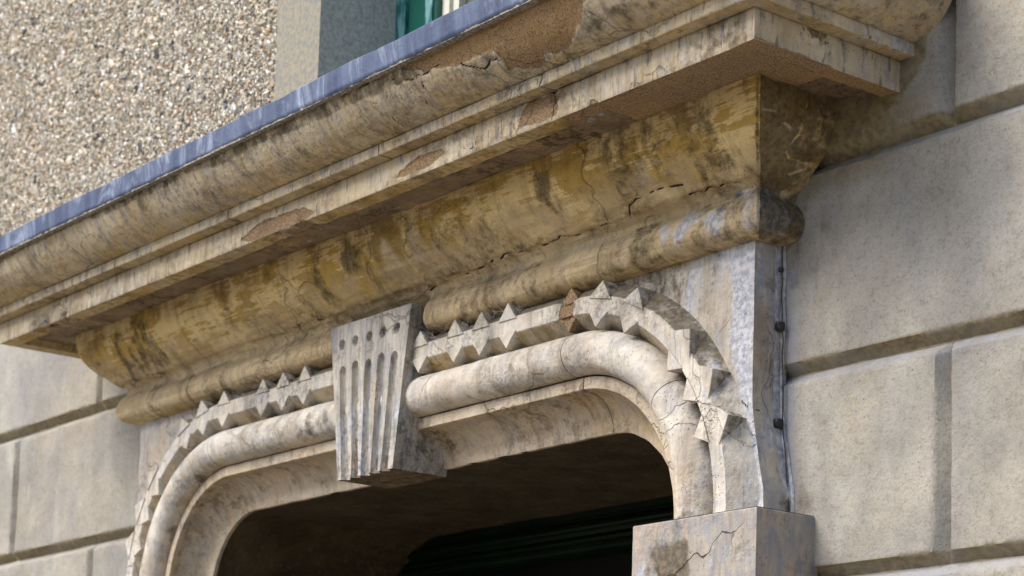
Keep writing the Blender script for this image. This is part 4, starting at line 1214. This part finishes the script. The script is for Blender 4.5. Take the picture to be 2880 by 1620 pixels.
# ------------------------------------------------------------------ cable and clips down the corner of the return
def tube(name, pts, r, mat, parent=None, n=6, kind=None, rv=None):
    pts = np.array(pts, float)
    tang = np.gradient(pts, axis=0); tang /= np.linalg.norm(tang, axis=1, keepdims=True) + 1e-12
    up_ = np.array([.31, -.93, .2]); a = np.cross(tang, up_); a /= np.linalg.norm(a, axis=1, keepdims=True) + 1e-12
    b = np.cross(tang, a)
    rr = r if rv is None else np.array(rv)[:, None]
    G = np.stack([pts + rr * (math.cos(t) * a + math.sin(t) * b) for t in np.linspace(0, 2 * math.pi, n + 1)], 0)
    return mk(name, G.reshape(-1, 3), quads(*G.shape[:2]), mat, parent, smooth=True, sharp=0, kind=kind)
zz = np.linspace(2.955, 2.36, 60)
cx = -.098 - .004 * np.sin(zz * 9) + .003 * vnoise(np.stack([zz * 30, zz * 0, zz * 0], -1)) + .035 * np.clip((2.56 - zz) / .2, 0, 1)
cab = tube('cable', np.stack([cx, np.full(60, -.0115), zz], -1), .0016, M['cord'])
tag(cab, 'thin dark cable running down the corner between doorcase and right wall', 'cable')
def clip(z, label, s=1.0):
    s *= .72
    e = empty('cable_clip', (-.100, -.016, z)); tag(e, label, 'cable clip', 'cable clips in the corner right of the doorcase')
    # saddle: a rounded hood over the cable
    V = []; n = 12
    prof = [(-.013, .70), (-.0125, .95), (-.009, 1.08), (0, 1.12), (.009, 1.08), (.0125, .95), (.013, .70)]
    G = np.array([[(-.100 + .0135 * s * k_ * math.cos(t), -.016 - .0125 * s * k_ * math.sin(t) * 1.15, z + dz * s) for t in np.linspace(-.5, math.pi + .5, n)] for dz, k_ in prof])
    mk('saddle', G.reshape(-1, 3), quads(*G.shape[:2]), M['black'], e, sharp=60)
    for zc in (prof[0][0], prof[-1][0]):
        ringp = [(-.100 + .0135 * s * .70 * math.cos(t), -.016 - .0125 * s * .7 * math.sin(t) * 1.15, z + zc * s) for t in np.linspace(0, 2 * math.pi, 13)[:-1]]
        mk('end_cap', ringp, [tuple(range(12)) if zc > 0 else tuple(range(11, -1, -1))], M['black'], e, smooth=False)
    th = np.linspace(0, 2 * math.pi, 9)[:-1]
    c = np.array([-.094, -.0315 * (.5 + .5 * s), z + .003])
    Vn = [tuple(c + np.array([.0035 * s * math.cos(t), dy, .0035 * s * math.sin(t)])) for dy in (.004, -.001) for t in th] + [tuple(c + np.array([0, -.0022, 0]))]
    Fn = [(i, (i + 1) % 8, 8 + (i + 1) % 8, 8 + i) for i in range(8)] + [(8 + i, 8 + (i + 1) % 8, 16) for i in range(8)]
    mk('nail_head', Vn, Fn, M['cord'], e, smooth=True, sharp=50)
clip(2.767, 'black cable clip halfway down the cable, upper of the two large ones')
clip(2.553, 'largest black cable clip, the lowest of the three on the cable', 1.08)
clip(2.893, 'small dark cable clip just under the torus, topmost of the three', .5)

# ------------------------------------------------------------------ cobwebs slung below the torus
cwpts = []
for i, (x0, x1, z0, z1) in enumerate(((-2.38, -2.22, 2.955, 2.93), (-2.30, -2.16, 2.958, 2.925), (-2.16, -2.03, 2.955, 2.935), (-1.30, -1.20, 2.95, 2.92), (-1.02, -.93, 2.952, 2.94), (-1.22, -1.10, 2.955, 2.935), (-.93, -.86, 2.952, 2.94))):
    r = random.Random(i)
    cw = empty('cobweb', (x0, -.11, z0))
    lab = ['wispy cobweb left of the dogtooth crown on the far side', 'cobweb strands over the left dogtooth tips', 'fine cobweb under the torus left of the keystone', 'dusty cobweb in the gap beside the keystone', 'cobweb knot by the third tooth right of the keystone', 'cobweb between the first two teeth right of the keystone', 'thin cobweb just left of the broken tooth'][i]
    tag(cw, lab, 'cobweb', 'cobwebs under the torus')
    for j in range(9):
        a = np.array([r.uniform(x0, x1), -.118 + r.uniform(-.01, .012), z0]); b = np.array([r.uniform(x0, x1), -.135 + r.uniform(-.004, .02), z1 + r.uniform(-.012, .006)])
        t = np.linspace(0, 1, 8)[:, None]
        P_ = a * (1 - t) + b * t; P_[:, 2] -= .006 * np.sin(t[:, 0] * math.pi); P_ += np.array([r.gauss(0, .0012) for _ in range(24)]).reshape(8, 3)
        tube('strand', P_, .00028, M['web'], cw, n=3)
